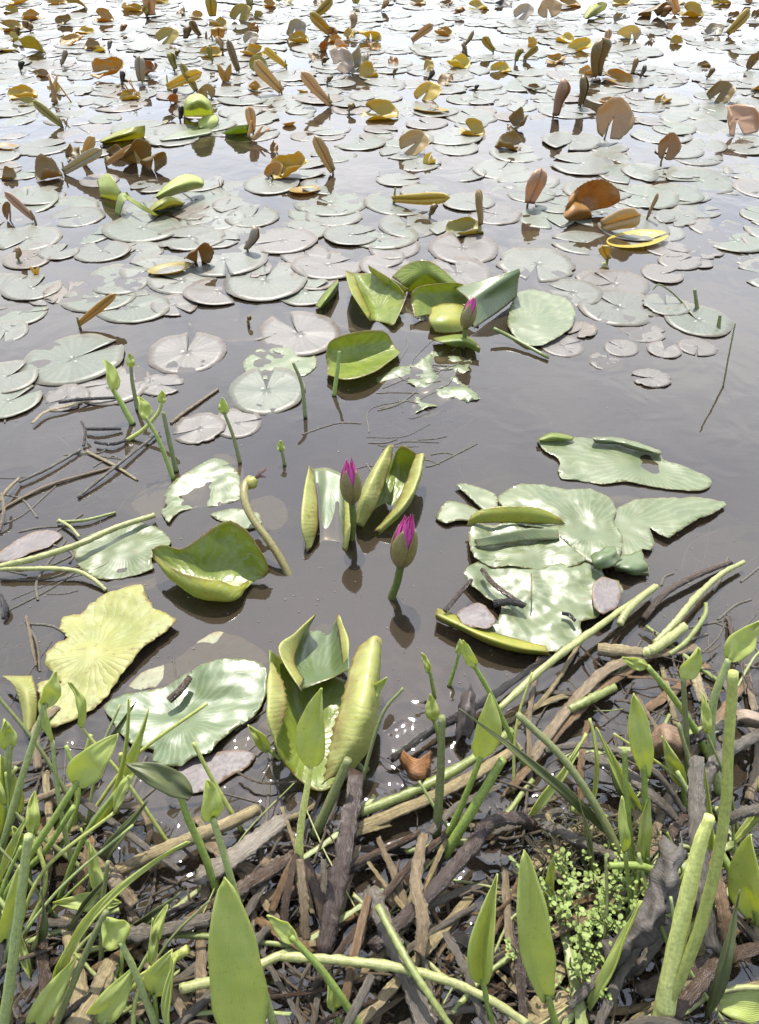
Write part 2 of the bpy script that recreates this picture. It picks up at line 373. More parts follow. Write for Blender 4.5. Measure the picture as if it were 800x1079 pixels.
# ------------------------------------------------------------------ water, pond bed, mud
def water_mat():
    m, nt, ns, ls = nodes('pond_water')
    tc = N(ns, 'ShaderNodeTexCoord')
    n1 = N(ns, 'ShaderNodeTexNoise', Scale=7.0, Detail=2.0, Roughness=.5, Distortion=.6); ls.new(tc.outputs['Object'], n1.inputs['Vector'])
    mp = N(ns, 'ShaderNodeMapping'); mp.inputs['Scale'].default_value = (1, 2.2, 1); mp.inputs['Rotation'].default_value = (0, 0, .35); ls.new(tc.outputs['Object'], mp.inputs['Vector'])
    n2 = N(ns, 'ShaderNodeTexNoise', Scale=22.0, Detail=2.0, Roughness=.5); ls.new(mp.outputs[0], n2.inputs['Vector'])
    h = math_(ns, ls, 'ADD', n1.outputs['Fac'], math_(ns, ls, 'MULTIPLY', n2.outputs['Fac'], .05))
    bp = N(ns, 'ShaderNodeBump', Strength=.05, Distance=.05); ls.new(h, bp.inputs['Height'])
    sxyz = N(ns, 'ShaderNodeSeparateXYZ'); ls.new(tc.outputs['Object'], sxyz.inputs[0])
    rip = N(ns, 'ShaderNodeMapRange'); rip.inputs[1].default_value = .85; rip.inputs[2].default_value = .55; rip.inputs[3].default_value = 0; rip.inputs[4].default_value = .34; ls.new(sxyz.outputs[1], rip.inputs[0])
    n4 = N(ns, 'ShaderNodeTexNoise', Scale=17.0, Detail=1.0, Roughness=.4, Distortion=.8); ls.new(tc.outputs['Object'], n4.inputs['Vector'])
    bp2 = N(ns, 'ShaderNodeBump', Distance=.05); ls.new(rip.outputs[0], bp2.inputs['Strength']); ls.new(n4.outputs['Fac'], bp2.inputs['Height']); ls.new(bp.outputs[0], bp2.inputs['Normal']); bp = bp2   # water drawn up against the wreckage of the bank
    fr = N(ns, 'ShaderNodeFresnel', IOR=1.7); ls.new(bp.outputs[0], fr.inputs['Normal'])
    gl = N(ns, 'ShaderNodeBsdfGlossy', Roughness=.012); ls.new(bp.outputs[0], gl.inputs['Normal'])
    n3 = N(ns, 'ShaderNodeTexNoise', Scale=2.2, Detail=4.0); ls.new(tc.outputs['Object'], n3.inputs['Vector'])
    murk = ramp(ns, [(.3, (.036, .027, .017)), (.7, (.048, .037, .025))]); ls.new(n3.outputs['Fac'], murk.inputs[0])
    df = N(ns, 'ShaderNodeBsdfDiffuse'); ls.new(murk.outputs[0], df.inputs[0])
    tr = N(ns, 'ShaderNodeBsdfTransparent'); tr.inputs[0].default_value = (.72, .64, .52, 1)
    body = N(ns, 'ShaderNodeMixShader', Fac=.5); ls.new(df.outputs[0], body.inputs[1]); ls.new(tr.outputs[0], body.inputs[2])
    mx = N(ns, 'ShaderNodeMixShader'); ls.new(fr.outputs[0], mx.inputs[0]); ls.new(body.outputs[0], mx.inputs[1]); ls.new(gl.outputs[0], mx.inputs[2])
    out = N(ns, 'ShaderNodeOutputMaterial'); ls.new(mx.outputs[0], out.inputs[0])
    return m
M['water'] = water_mat()
def mud_mat(name, c1, c2, rough):
    m, nt, ns, ls = nodes(name)
    tc = N(ns, 'ShaderNodeTexCoord')
    n1 = N(ns, 'ShaderNodeTexNoise', Scale=25.0, Detail=7.0, Roughness=.7); ls.new(tc.outputs['Object'], n1.inputs['Vector'])
    n2 = N(ns, 'ShaderNodeTexNoise', Scale=90.0, Detail=5.0, Roughness=.7); ls.new(tc.outputs['Object'], n2.inputs['Vector'])
    r = ramp(ns, [(.35, c1), (.7, c2)]); ls.new(n1.outputs['Fac'], r.inputs[0])
    pr = N(ns, 'ShaderNodeBsdfPrincipled'); ls.new(r.outputs[0], pr.inputs['Base Color'])
    mr = N(ns, 'ShaderNodeMapRange'); mr.inputs[3].default_value = rough*.5; mr.inputs[4].default_value = rough*1.6; ls.new(n2.outputs['Fac'], mr.inputs[0]); ls.new(mr.outputs[0], pr.inputs['Roughness'])
    gp = N(ns, 'ShaderNodeNewGeometry'); sx = N(ns, 'ShaderNodeSeparateXYZ'); ls.new(gp.outputs['Position'], sx.inputs[0])
    wet = N(ns, 'ShaderNodeMapRange'); wet.inputs[1].default_value = -.001; wet.inputs[2].default_value = .002; wet.inputs[3].default_value = 0; wet.inputs[4].default_value = .5   # under water it has no gloss of its own
    ls.new(sx.outputs[2], wet.inputs[0]); ls.new(wet.outputs[0], pr.inputs['Specular IOR Level'])
    bp = N(ns, 'ShaderNodeBump', Strength=.9, Distance=.012); ls.new(math_(ns, ls, 'ADD', n1.outputs['Fac'], math_(ns, ls, 'MULTIPLY', n2.outputs['Fac'], .5)), bp.inputs['Height']); ls.new(bp.outputs[0], pr.inputs['Normal'])
    out = N(ns, 'ShaderNodeOutputMaterial'); ls.new(pr.outputs[0], out.inputs[0]); return m
M['mud'] = mud_mat('wet_mud', (.007, .0055, .004), (.024, .016, .010), .20)
M['bed'] = mud_mat('pond_bed_silt', (.022, .018, .012), (.04, .033, .024), .9)

def plane(name, x0, x1, y0, y1, z, mat):
    return mk(name, [Vector((x0, y0, z)), Vector((x1, y0, z)), Vector((x1, y1, z)), Vector((x0, y1, z))], [(0, 1, 2, 3)], mat, smooth=False)
gx = [0, .25, .5, .75, 1, 1.5, 2, 3, 4.5, 7, 12, 25, 60, 130, 300]; gx = [-v for v in gx[:0:-1]]+gx
gy = [-4, -2, -1, -.5, 0, .25, .5, .75, 1, 1.25, 1.5, 1.75, 2, 2.5, 3, 4, 5, 6, 8, 11, 16, 30, 70, 200, 600]
WV = [Vector((x, y, 0)) for y in gy for x in gx]; k_ = len(gx)
WF = [(j*k_+i, j*k_+i+1, (j+1)*k_+i+1, (j+1)*k_+i) for j in range(len(gy)-1) for i in range(k_-1)]
tag(mk('water', WV, WF, M['water'], smooth=False), kind='structure')
tag(plane('ground', -300, 300, -4, 600, -.32, M['bed']), kind='structure')

SHORE = [(-2.6, .62), (-1.2, .58), (-.55, .60), (-.25, .575), (0, .60), (.15, .66), (.28, .78), (.42, .84), (.6, .85), (1.2, .9), (2.6, 1.0)]
def shore_y(x):
    for (a, b), (c, d) in zip(SHORE, SHORE[1:]):
        if x <= c: return b+(d-b)*max(0, (x-a)/(c-a))
    return SHORE[-1][1]
def mud_z(x, y):
    d = shore_y(x)-y
    n = noise.noise(Vector((x*7, y*7, 3)))*.6+noise.noise(Vector((x*19, y*19, 8)))*.4+noise.noise(Vector((x*45, y*45, 1)))*.2
    if d < 0: return -.012+d*.35+n*.012
    return -.024+min(d, .45)*.02+n*.030+max(0, d-.55)*.18
V = []; F = []
nx, ny = 190, 120
for j in range(ny):
    for i in range(nx):
        u = i/(nx-1)*2-1
        x = (abs(u)**1.6)*math.copysign(3.0, u); y = -2.2+(j/(ny-1))**.62*3.5
        V.append(Vector((x, y, mud_z(x, y))))
for j in range(ny-1):
    for i in range(nx-1): a = j*nx+i; F.append((a, a+1, a+nx+1, a+nx))
tag(mk('mud_ground', V, F, M['mud']), kind='structure')
# ------------------------------------------------------------------ the near lily leaves, one thing each
GL = 'large lily leaves near the bank'
def hero(o, label, px, py, ref=None, group=GL, cat='lily leaf'): return reg(o, label, cat, group, px, py, ref=ref, key='hero')

# boat-shaped upright leaf
o = loft('lily_leaf', [
    [(160, 579, .058), (172, 574, .057), (192, 578, .044), (216, 562, .076), (240, 549, .092), (260, 560, .085), (276, 584, .055), (285, 601, .022)],
    [(161, 583, .050), (173, 585, .040), (194, 587, .030), (217, 580, .048), (241, 570, .055), (260, 580, .048), (272, 595, .03), (281, 606, .015)],
    [(161, 586, .044), (176, 597, .026), (196, 603, .018), (218, 605, .015), (240, 604, .015), (256, 606, .012), (268, 608, .01), (277, 609, .008)],
    [(165, 592, .034), (180, 610, .024), (200, 625, .018), (217, 631, .016), (238, 633, .016), (252, 629, .014), (258, 622, .012), (266, 612, .006)],
    [(163, 590, .044), (179, 605, .040), (198, 617, .038), (215, 621, .040), (235, 624, .036), (248, 623, .026), (256, 620, .018), (261, 613, .008)],
    [(163, 585, .048), (180, 597, .050), (196, 605, .052), (212, 608, .054), (230, 611, .048), (243, 616, .034), (252, 619, .022), (256, 615, .012)]],
    [M['green'], M['yellowgreen']], nu=30, nv=40, amp=.0025, freq=30, uvc=(.55, .4), serr=('u0',), serr_a=.0012, serr_n=22)
hero(o, 'bright green boat shaped leaf held clear of the water over its dark shadow', 222, 592, 'the bright green boat shaped leaf')

# near leaf with both sides rolled in
def big_fold():
    root = empty('lily_leaf', at(330, 830, 0))
    rows = [
        [(283, 690, .086), (298, 722, .092), (301, 752, .086), (288, 786, .068)],
        [(285, 685, .094), (283, 722, .104), (282, 757, .098), (294, 792, .070)],
        [(294, 692, .062), (296, 730, .052), (299, 775, .042), (307, 813, .026)],
        [(312, 704, .034), (312, 742, .020), (314, 785, .014), (317, 823, .018)],
        [(328, 712, .022), (326, 752, .010), (328, 788, .010), (328, 831, .016)],
        [(350, 712, .024), (347, 760, .012), (343, 800, .012), (339, 833, .018)],
        [(385, 720, .03), (378, 755, .018), (368, 795, .016), (352, 828, .018)],
        [(401, 688, .060), (399, 740, .050), (389, 786, .036), (362, 820, .022)],
        [(396, 670, .104), (386, 738, .100), (373, 782, .080), (352, 818, .044)],
        [(377, 682, .090), (360, 740, .086), (348, 784, .068), (341, 826, .034)]]
    b = loft('blade', rows, [M['green'], M['under']], root, nu=64, nv=40, amp=.003, freq=38, uvc=(.4, .6), serr=('u0', 'u1'), serr_a=.0026, serr_n=26, t=.0014)
    P = [at(372, 800, .012), at(385, 812, .0), at(398, 800, -.03)]
    tube('stalk', P, [.005, .005, .005], M['stalk'], root, color=(.24, .28, .08, .4))
    return root
hero(big_fold(), 'tall folded green leaf with yellow serrated left flap and ribbed yellow roll', 340, 760, 'the tall folded leaf with the yellow roll')

o = loft('lily_leaf', [
    [(322, 662, .05), (314, 682, .055), (311, 700, .055), (320, 716, .054)],
    [(333, 647, .055), (311, 667, .074), (294, 685, .084), (317, 728, .072)],
    [(326, 664, .006), (316, 688, .028), (314, 706, .042), (323, 724, .056)],
    [(338, 658, -.004), (335, 682, .012), (334, 703, .030), (337, 719, .052)],
    [(351, 657, -.004), (351, 680, .014), (351, 702, .032), (352, 713, .054)],
    [(357, 648, .045), (366, 672, .066), (367, 690, .076), (368, 706, .076)],
    [(355, 652, .040), (359, 675, .056), (361, 692, .060), (362, 703, .060)]],
    [M['dull'], M['under']], nu=48, nv=26, amp=.0015, freq=30, uvc=(.5, .9), serr=('v1',), serr_a=.0008)
hero(o, 'small trough shaped leaf holding grey water behind the tall folded leaf', 332, 690)

# pair of half sunken rolled leaves by the buds
o = loft('lily_leaf', [
    [(331, 502, .020), (335, 530, .030), (335, 556, .022), (328, 577, .006)],
    [(326, 491, .034), (320, 522, .056), (318, 554, .042), (324, 581, .004)],
    [(331, 494, .004), (330, 525, .002), (329, 555, .0), (328, 580, -.004)],
    [(345, 493, .008), (344, 525, .0025), (343, 550, .0015), (341, 572, -.004)],
    [(360, 499, .006), (361, 530, .002), (360, 552, .001), (360, 574, -.004)],
    [(364, 503, .012), (369, 532, .034), (369, 560, .032), (365, 581, .0)],
    [(361, 507, .010), (363, 535, .024), (363, 560, .022), (361, 578, .0)]],
    [M['dull'], M['under']], nu=52, nv=26, amp=.0012, freq=30, uvc=(.5, .1))
hero(o, 'half sunken trough leaf with thin rolled yellow rims left of the pink bud', 343, 535)
o = loft('lily_leaf', [
    [(415, 469, .070), (409, 498, .062), (398, 528, .050), (383, 556, .012)],
    [(409, 470, .082), (395, 498, .088), (383, 526, .066), (377, 553, .022)],
    [(404, 480, .040), (387, 506, .030), (378, 532, .018), (375, 557, .0)],
    [(411, 488, .026), (401, 514, .008), (391, 542, .0), (380, 561, -.006)],
    [(422, 470, .070), (415, 496, .020), (405, 530, .0), (388, 562, -.008)],
    [(433, 474, .070), (425, 498, .018), (413, 532, .0), (393, 564, -.008)],
    [(446, 482, .050), (440, 508, .024), (426, 537, .0), (398, 566, -.006)],
    [(446, 478, .076), (441, 505, .064), (426, 534, .046), (399, 560, .010)],
    [(438, 479, .064), (428, 508, .046), (414, 537, .032), (394, 560, .006)]],
    [M['green'], M['under']], nu=64, nv=30, amp=.0022, freq=48, uvc=(.5, .1))
hero(o, 'standing green leaf with two fat ribbed yellow rolls right of the pink bud', 410, 512, 'the leaf with two fat yellow rolls')

# ------------------------------------------------------------------ flower buds
def bud(base, neck, top, wpx, label, ref, closed=1.0, seed=0):
    B = at(*base, 0); Nk = at_plane(*neck, B, .12); T = at_plane(*top, B, .12)
    root = empty('water_lily_bud', B)
    mid = (B+Nk)/2+Vector((.002, 0, 0)); k = m_per_px(Nk)
    r = wpx*k/2; ax = (T-Nk).normalized(); L = (T-Nk).length
    tube('flower_stalk', [B+(B-Nk)*.7+Vector((0, 0, -.01)), B, mid, Nk, Nk+ax*L*.08], [r*.34, r*.33, r*.30, r*.30, r*.5], M['stalk'], root, color=(.24, .30, .07, .4), sides=10)
    a = ax.orthogonal().normalized(); b = ax.cross(a)
    prof = [(0, .28), (.06, .55), (.18, .86), (.36, 1.0), (.55, .96), (.72, .80), (.86, .62), (1.0, .38)]
    def rad(t):
        for (s, p), (q, v) in zip(prof, prof[1:]):
            if t <= q: return p+(v-p)*(t-s)/(q-s)
        return prof[-1][1]
    rr = random.Random(seed)
    def petal(nm, th, half, t0, t1, sc_, mat, col, flare=0.0, par=None):
        V = []; U = []; nu, nv = 9, 12
        for i in range(nv):
            t = t0+(t1-t0)*i/(nv-1)
            s = (t-t0)/(t1-t0)
            wf = min(1, s*4+.55)*(1-max(0, (s-.45)/.55)**2.2)+.02
            for j in range(nu):
                u = (j/(nu-1)-.5)*2
                h = th+u*half*wf
                q = rad(t)*r*sc_*(1+flare*s**3)*(1-.02*u*u)
                V.append(Nk+ax*(L*t)+(a*math.cos(h)+b*math.sin(h))*q); U.append((j/(nu-1), t*.6))
        F = [(i*nu+j, i*nu+j+1, (i+1)*nu+j+1, (i+1)*nu+j) for i in range(nv-1) for j in range(nu-1)]
        V, F, U, mi = sheet(V, F, .0008, None, U)
        return mk(nm, V, F, mat, root, U, color=col)
    for k_ in range(9):
        petal('petal', k_*.698+rr.uniform(-.1, .1), .42, .1, 1.02+rr.uniform(-.08, .06), .86+.06*(k_ % 2), M['petal'], (.95, .10, .50, .45), .0)
    for k_ in range(7):
        petal('petal', k_*.8976+.3, .36, .25, 1.0+rr.uniform(-.05, .06), .62, M['petal'], (1.2, .24, .72, .45), .04)
    for k_ in range(4):
        petal('sepal', k_*1.5708+.25, .80, .0,   .87+rr.uniform(-.06, .04), 1.0+.015*(k_ % 2), M['sepal'], (.33, .27, .09, .42))
    return reg(root, label, 'flower bud', 'pink water lily buds', top[0], top[1], ref=ref, key='bud')
bud((413, 629), (422, 597), (431, 546), 28, 'pink tipped lily bud on a bent green stalk, alone in open water', 'the pink bud in open water', seed=1)
bud((371, 568), (371, 530), (368, 486), 23, 'pink tipped lily bud standing upright between two rolled leaves', 'the pink bud between the rolled leaves', seed=2)
bud((488, 366), (490, 346), (499, 314), 16, 'small dark pink bud before the yellow leaf flap in the green cluster', 'the small bud in the green leaf cluster', seed=3)

def spent():
    B = at(303, 603, 0); root = empty('spent_flower', B)
    P = [B+Vector((.01, -.02, -.03)), B, at(287, 575, .032), at(266, 546, .058), at(258, 527, .074), at(258, 513, .082), at(264, 505, .080)]
    tube('flower_stalk', P, [.0075, .0072, .007, .0068, .0072, .008, .009], M['stalk'], root, color=(.48, .42, .17, .42), n=36, sides=10)
    c = at(265, 509, .083)
    tube('receptacle', [c+Vector((-.006, 0, -.008)), c, c+Vector((.008, .005, .007))], [.007, .0125, .006], M['stalk'], root, color=(.62, .60, .14, .4), sides=12, n=8)
    rr = random.Random(4)
    for k in range(7):
        a = rr.uniform(0, 6.28); s = c+Vector((.008, .006, .006))
        e = s+Vector((.013+.006*math.cos(a), .010*math.sin(a)+.01, .004+.006*math.sin(a*2)))
        tube('dried_sepal', [s, (s+e)/2+Vector((0, 0, .003)), e], [.003, .0035, .001], M['wither'], root, color=(.14, .05, .04, .6), flat=.4, n=6)
    return root
reg(spent(), 'bent tan flower stalk nodding to a yellow knob with withered brown sepals', 'flower stalk', 'water lily flower stalks', 270, 545, ref='the bent tan flower stalk', key='bud')

# ------------------------------------------------------------------ torn leaves right of the buds
def fl(px, label, mats=('pale', 'pale_under'), **kw):
    o = outline_leaf('lily_leaf', px, [M[mats[0]], M[mats[1]]], **kw)
    cx = sum(p[0] for p in px)/len(px); cy = sum(p[1] for p in px)/len(px)
    return hero(o, label, cx, cy)
o = fl([(566, 464), (578, 459), (592, 460), (615, 460), (640, 463), (668, 468), (694, 476), (700, 484), (722, 492), (748, 504), (749, 513), (735, 518), (712, 516), (688, 513), (660, 508), (636, 510), (610, 506), (592, 504), (588, 496), (590, 489), (586, 482), (574, 476)],
   'long pale green torn leaf lying far right, pointed at its right end', z=.0035, wob=.006, freq=10, rough=.002, seed=3, centre=(680, 490))
par = o
loft('folded_tip', [[(566, 463, .010), (580, 456, .014), (594, 457, .012), (606, 461, .009)], [(568, 464, .014), (582, 460, .020), (594, 461, .018), (604, 462, .011)], [(570, 466, .009), (583, 465, .010), (595, 465, .010), (604, 464, .009)]], [M['green'], M['green']], par, nu=10, nv=18)
loft('curled_rim', [[(626, 460, .010), (650, 461, .012), (675, 467, .012), (696, 474, .010)], [(624, 462, .018), (650, 465, .020), (674, 471, .020), (697, 478, .014)], [(628, 467, .010), (650, 469, .010), (673, 475, .010), (694, 480, .010)]], [M['pale'], M['pale']], par, nu=10, nv=26, amp=.003, freq=60)
fl([(592, 506), (640, 508), (690, 513), (735, 516), (742, 522), (700, 526), (660, 530), (630, 528), (600, 520)], 'drowned olive leaf under the water below the long pale torn leaf', ('sunk', 'sunk'), z=-.018, wob=.004, seed=5)
fl([(648, 537), (672, 526), (700, 523), (735, 523), (763, 527), (766, 531), (752, 541), (735, 548), (716, 560), (706, 567), (694, 563), (684, 556), (690, 570), (686, 580), (676, 578), (680, 590), (684, 604), (666, 604), (650, 592), (636, 566)],
   'pale torn leaf with brown ragged edge and a point to the right', z=.010, wob=.005, rough=.003, seed=7, centre=(655, 555))
fl([(524, 528), (532, 517), (548, 511), (574, 511), (600, 517), (622, 517), (642, 524), (650, 537), (646, 550), (656, 566), (652, 590), (636, 600), (618, 594), (600, 578), (575, 560), (545, 555)],
   'glossy rounded leaf shining white at the back of the torn cluster', z=.014, wob=.009, freq=18, seed=9, centre=(620, 560), domed=.006)
fl([(480, 511), (490, 509), (505, 513), (522, 521), (527, 535), (514, 541), (500, 530), (487, 517)], 'narrow pale leaf tongue pointing up left beside the torn cluster', z=.008, wob=.004, seed=11)
fl([(459, 545), (470, 529), (488, 531), (507, 539), (500, 549), (484, 549), (470, 552)], 'broad pale leaf tongue with whitish ragged end left of the torn cluster', z=.006, wob=.004, seed=12)
o = fl([(496, 553), (520, 552), (548, 550), (578, 550), (596, 554), (607, 566), (606, 580), (618, 590), (600, 598), (560, 600), (520, 597), (500, 588), (494, 572)],
   'pale crumpled leaf with a yellow green folded lip along its back', z=.018, wob=.009, freq=22, seed=14, centre=(550, 590))
loft('folded_lip', [[(492, 554, .020), (507, 551, .022), (540, 551, .022), (575, 552, .022), (596, 552, .020)], [(494, 548, .030), (508, 543, .038), (540, 541, .040), (572, 543, .038), (593, 549, .026)], [(496, 543, .034), (510, 536, .046), (540, 533, .050), (570, 536, .046), (591, 546, .030)]], [M['yellowgreen'], M['green']], o, nu=12, nv=34, amp=.002, serr=('u1',), serr_a=.0012, serr_n=18)
loft('folded_rim', [[(500, 572, .022), (530, 566, .026), (560, 562, .026), (585, 562, .024)], [(500, 568, .032), (530, 562, .038), (560, 557, .038), (588, 558, .030)], [(503, 577, .022), (530, 574, .024), (560, 570, .024), (590, 568, .024)]], [M['pale'], M['pale']], o, nu=10, nv=26, amp=.003, freq=50)
o = fl([(488, 606), (496, 596), (512, 589), (540, 594), (565, 600), (600, 592), (620, 588), (634, 598), (637, 606), (652, 612), (656, 628), (640, 640), (625, 653), (612, 656), (613, 672), (602, 682), (584, 689), (556, 685), (526, 676), (500, 668), (476, 656), (463, 647), (480, 650), (505, 660), (523, 656), (528, 640), (512, 628), (497, 618)],
   'large front leaf of the torn cluster, pale green with a pleated middle', z=.016, wob=.010, freq=20, seed=16, centre=(520, 606), grid=.006, mats=('pale', 'yellowgreen'))
loft('yellow_edge', [[(461, 641, .016), (485, 650, .018), (515, 664, .020), (548, 674, .020), (575, 681, .020)], [(459, 647, .026), (485, 659, .030), (514, 672, .032), (546, 682, .030), (578, 687, .024)], [(460, 653, .010), (486, 666, .010), (515, 679, .010), (547, 688, .010), (580, 691, .012)]], [M['yellowgreen'], M['yellowgreen']], o, nu=10, nv=34, amp=.0015)
fl([(482, 644), (500, 634), (512, 640), (522, 654), (515, 664), (498, 662), (486, 656)], 'crumpled pinkish dead leaf caught on the front torn leaf', ('pink', 'pink'), z=.028, wob=.008, freq=30, seed=18)
fl([(624, 618), (634, 608), (650, 612), (655, 624), (650, 640), (636, 648), (626, 640)], 'small round whitish dead leaf at the right of the front torn leaf', ('pink', 'pink'), z=.026, wob=.005, seed=19)
o = loft('lily_leaf', [[(622, 586, .03), (636, 578, .036), (648, 574, .03)], [(624, 592, .042), (640, 586, .05), (650, 580, .044)], [(626, 600, .03), (642, 598, .034), (656, 590, .03)]], [M['dull'], M['ochre_under']], nu=14, nv=16, amp=.004, freq=60)
hero(o, 'small curled green leaf corner with a burnt orange edge', 638, 588)
o = loft('lily_leaf', [[(650, 585, .012), (664, 583, .014), (676, 580, .012)], [(646, 596, .02), (664, 598, .026), (682, 594, .02)], [(648, 602, .006), (666, 606, .008), (684, 606, .006)]], [M['dull'], M['ochre_under']], nu=14, nv=16, amp=.004, freq=50, serr=('u1',), serr_a=.003)
hero(o, 'olive leaf scrap with a dark brown torn lower edge', 666, 595)

# ------------------------------------------------------------------ leaves left of and below the boat-shaped leaf
fl([(100, 634), (112, 626), (132, 621), (150, 618), (156, 634), (166, 645), (187, 656), (176, 668), (160, 681), (142, 698), (126, 716), (112, 733), (98, 746), (74, 760), (50, 769), (47, 745), (40, 724), (52, 720), (66, 722), (56, 712), (49, 704), (54, 690), (72, 676), (64, 664), (68, 652), (84, 648), (92, 640)],
   'big bleached yellow leaf with ragged edges and brown specks', ('straw_leaf', 'straw_leaf'), z=.007, wob=.012, freq=12, rough=.004, seed=21, centre=(100, 690), domed=.008)
fl([(108, 742), (128, 731), (150, 728), (172, 722), (192, 712), (212, 702), (240, 697), (268, 697), (281, 706), (281, 728), (270, 752), (246, 768), (232, 782), (222, 795), (204, 800), (192, 808), (170, 806), (160, 800), (162, 788), (142, 785), (128, 774), (118, 758)],
   'large dull green leaf with white shine lying left of the tall folded leaf', ('dull', 'pale_under'), z=.010, wob=.012, freq=12, rough=.0015, seed=23, centre=(190, 755), grid=.006)
fl([(130, 732), (150, 712), (178, 700), (200, 684), (228, 668), (258, 672), (280, 688), (282, 700), (240, 702), (205, 710), (172, 724)], 'sunken grey green leaf behind the large dull green leaf', ('sunk', 'sunk'), z=-.004, wob=.009, freq=14, seed=25)
fl([(188, 806), (205, 798), (226, 794), (250, 790), (270, 794), (262, 808), (240, 820), (222, 832), (200, 836), (190, 822)], 'mauve pink leaf piece just below the large dull green leaf', ('pink', 'pink'), z=.004, wob=.004, seed=26)
fl([(226, 792), (250, 768), (272, 752), (286, 760), (292, 784), (286, 800), (262, 800)], 'sunken green leaf edge left of the tall folded leaf foot', ('sunk', 'sunk'), z=-.008, wob=.004, seed=27)
fl([(78, 580), (92, 564), (112, 556), (140, 551), (164, 554), (180, 568), (174, 585), (160, 590), (162, 600), (142, 606), (112, 611), (92, 604), (82, 594)], 'whitish shiny leaf lying under the long green stalk', z=.003, wob=.009, freq=13, seed=29, centre=(130, 580))
fl([(100, 604), (130, 606), (160, 598), (165, 620), (140, 622), (116, 620)], 'mottled drowned leaf in front of the whitish shiny leaf', ('sunk', 'sunk'), z=-.010, wob=.004, seed=30)
fl([(172, 522), (186, 507), (206, 494), (224, 484), (240, 486), (252, 500), (254, 524), (232, 532), (206, 534), (188, 540), (178, 552), (170, 540)], 'glossy pale leaf with white rim behind the boat shaped leaf', z=.003, wob=.010, freq=13, seed=31, centre=(225, 500))
fl([(224, 480), (240, 479), (256, 492), (258, 520), (252, 530), (250, 505)], 'grey green sunken leaf strip right of the glossy pale leaf', ('sunk', 'sunk'), z=-.004, seed=32)
fl([(138, 530), (150, 516), (176, 508), (186, 512), (176, 532), (170, 546), (150, 544)], 'brownish drowned leaf left of the glossy pale leaf', ('sunk', 'sunk'), z=-.012, seed=33)
fl([(264, 528), (284, 522), (300, 530), (304, 546), (292, 558), (274, 558), (266, 548)], 'round drowned leaf under the bent tan flower stalk', ('sunk', 'sunk'), z=-.006, seed=34)
fl([(222, 542), (245, 536), (272, 540), (276, 552), (262, 558), (240, 552)], 'narrow whitish leaf edge behind the boat shaped leaf', z=.003, wob=.005, seed=35)
fl([(-8, 590), (10, 575), (30, 562), (50, 558), (66, 564), (52, 576), (30, 584), (10, 592)], 'mauve grey leaf at the water surface beside the long green stalk', ('pink', 'pink'), z=.003, wob=.004, seed=36)
o = loft('lily_leaf', [[(2, 712, .02), (18, 712, .026), (34, 712, .02)], [(14, 722, .03), (24, 722, .036), (38, 728, .03)], [(22, 745, .02), (30, 745, .03), (39, 745, .018)], [(26, 772, .01), (30, 774, .016), (37, 770, .008)]], [M['straw_leaf'], M['straw_leaf']], nu=16, nv=14, amp=.002)
hero(o, 'bent bleached leaf strip, white and yellow, left of the yellow leaf', 28, 740)

# ------------------------------------------------------------------ green cluster in the middle
GC = 'green lily leaves of the middle cluster'
def cl(rows, label, mats=('green', 'yellowgreen'), ref=None, **kw):
    o = loft('lily_leaf', rows, [M[mats[0]], M[mats[1]]], **kw)
    q = [p for r in rows for p in r]; return hero(o, label, sum(p[0] for p in q)/len(q), sum(p[1] for p in q)/len(q), ref, GC)
cl([[(374, 292, .045), (382, 311, .040), (391, 331, .018)], [(364, 285, .064), (370, 308, .066), (389, 337, .022)], [(376, 288, .022), (386, 312, .010), (396, 338, .002)], [(400, 288, .050), (404, 312, .014), (408, 341, .006)], [(416, 298, .058), (418, 312, .026), (412, 343, .010)], [(425, 308, .05), (426, 318, .034), (416, 342, .012)]],
   'leftmost cluster leaf, green inside with a rolled yellow left rim', nu=40, nv=26, amp=.002, freq=30, uvc=(.5, .8))
cl([[(388, 279, .066), (408, 291, .060), (432, 305, .034)], [(390, 285, .05), (408, 299, .04), (428, 308, .026)], [(393, 289, .03), (410, 303, .018), (428, 312, .008)]], 'narrow folded yellow green leaf strip behind the leftmost cluster leaf', ('yellowgreen', 'yellowgreen'), nu=12, nv=24)
cl([[(413, 292, .034), (426, 280, .066), (446, 274, .088), (466, 283, .062), (484, 301, .026)], [(424, 300, .03), (436, 292, .05), (450, 289, .056), (466, 296, .040), (482, 306, .018)], [(430, 308, .0), (440, 307, .0), (452, 306, .0), (466, 307, .0), (480, 311, .0)]], 'arched green leaf with pale shine at the back of the cluster', ('green', 'yellowgreen'), nu=20, nv=34, amp=.003, freq=30, hint=(0, -1, .3))
cl([[(433, 310, .052), (440, 303, .062), (460, 299, .068), (485, 299, .062), (508, 311, .048)], [(433, 318, .034), (445, 313, .036), (462, 311, .032), (484, 311, .030), (504, 319, .026)], [(437, 334, .018), (448, 333, .010), (464, 330, .008), (482, 329, .008), (502, 326, .008)]], 'wide green bowl shaped leaf in the middle of the cluster', nu=24, nv=36, amp=.003, freq=26, uvc=(.9, .5), ref='the wide green bowl leaf')
cl([[(455, 324, .030), (466, 320, .036), (480, 320, .036), (491, 322, .028)], [(452, 338, .026), (466, 337, .032), (480, 336, .030), (493, 336, .022)], [(459, 350, .006), (468, 351, .006), (480, 351, .004), (490, 348, .004)]], 'yellow leaf flap turned up at the front of the cluster', ('yellowgreen', 'under'), nu=18, nv=26, hint=(0, -1, .5), amp=.002)
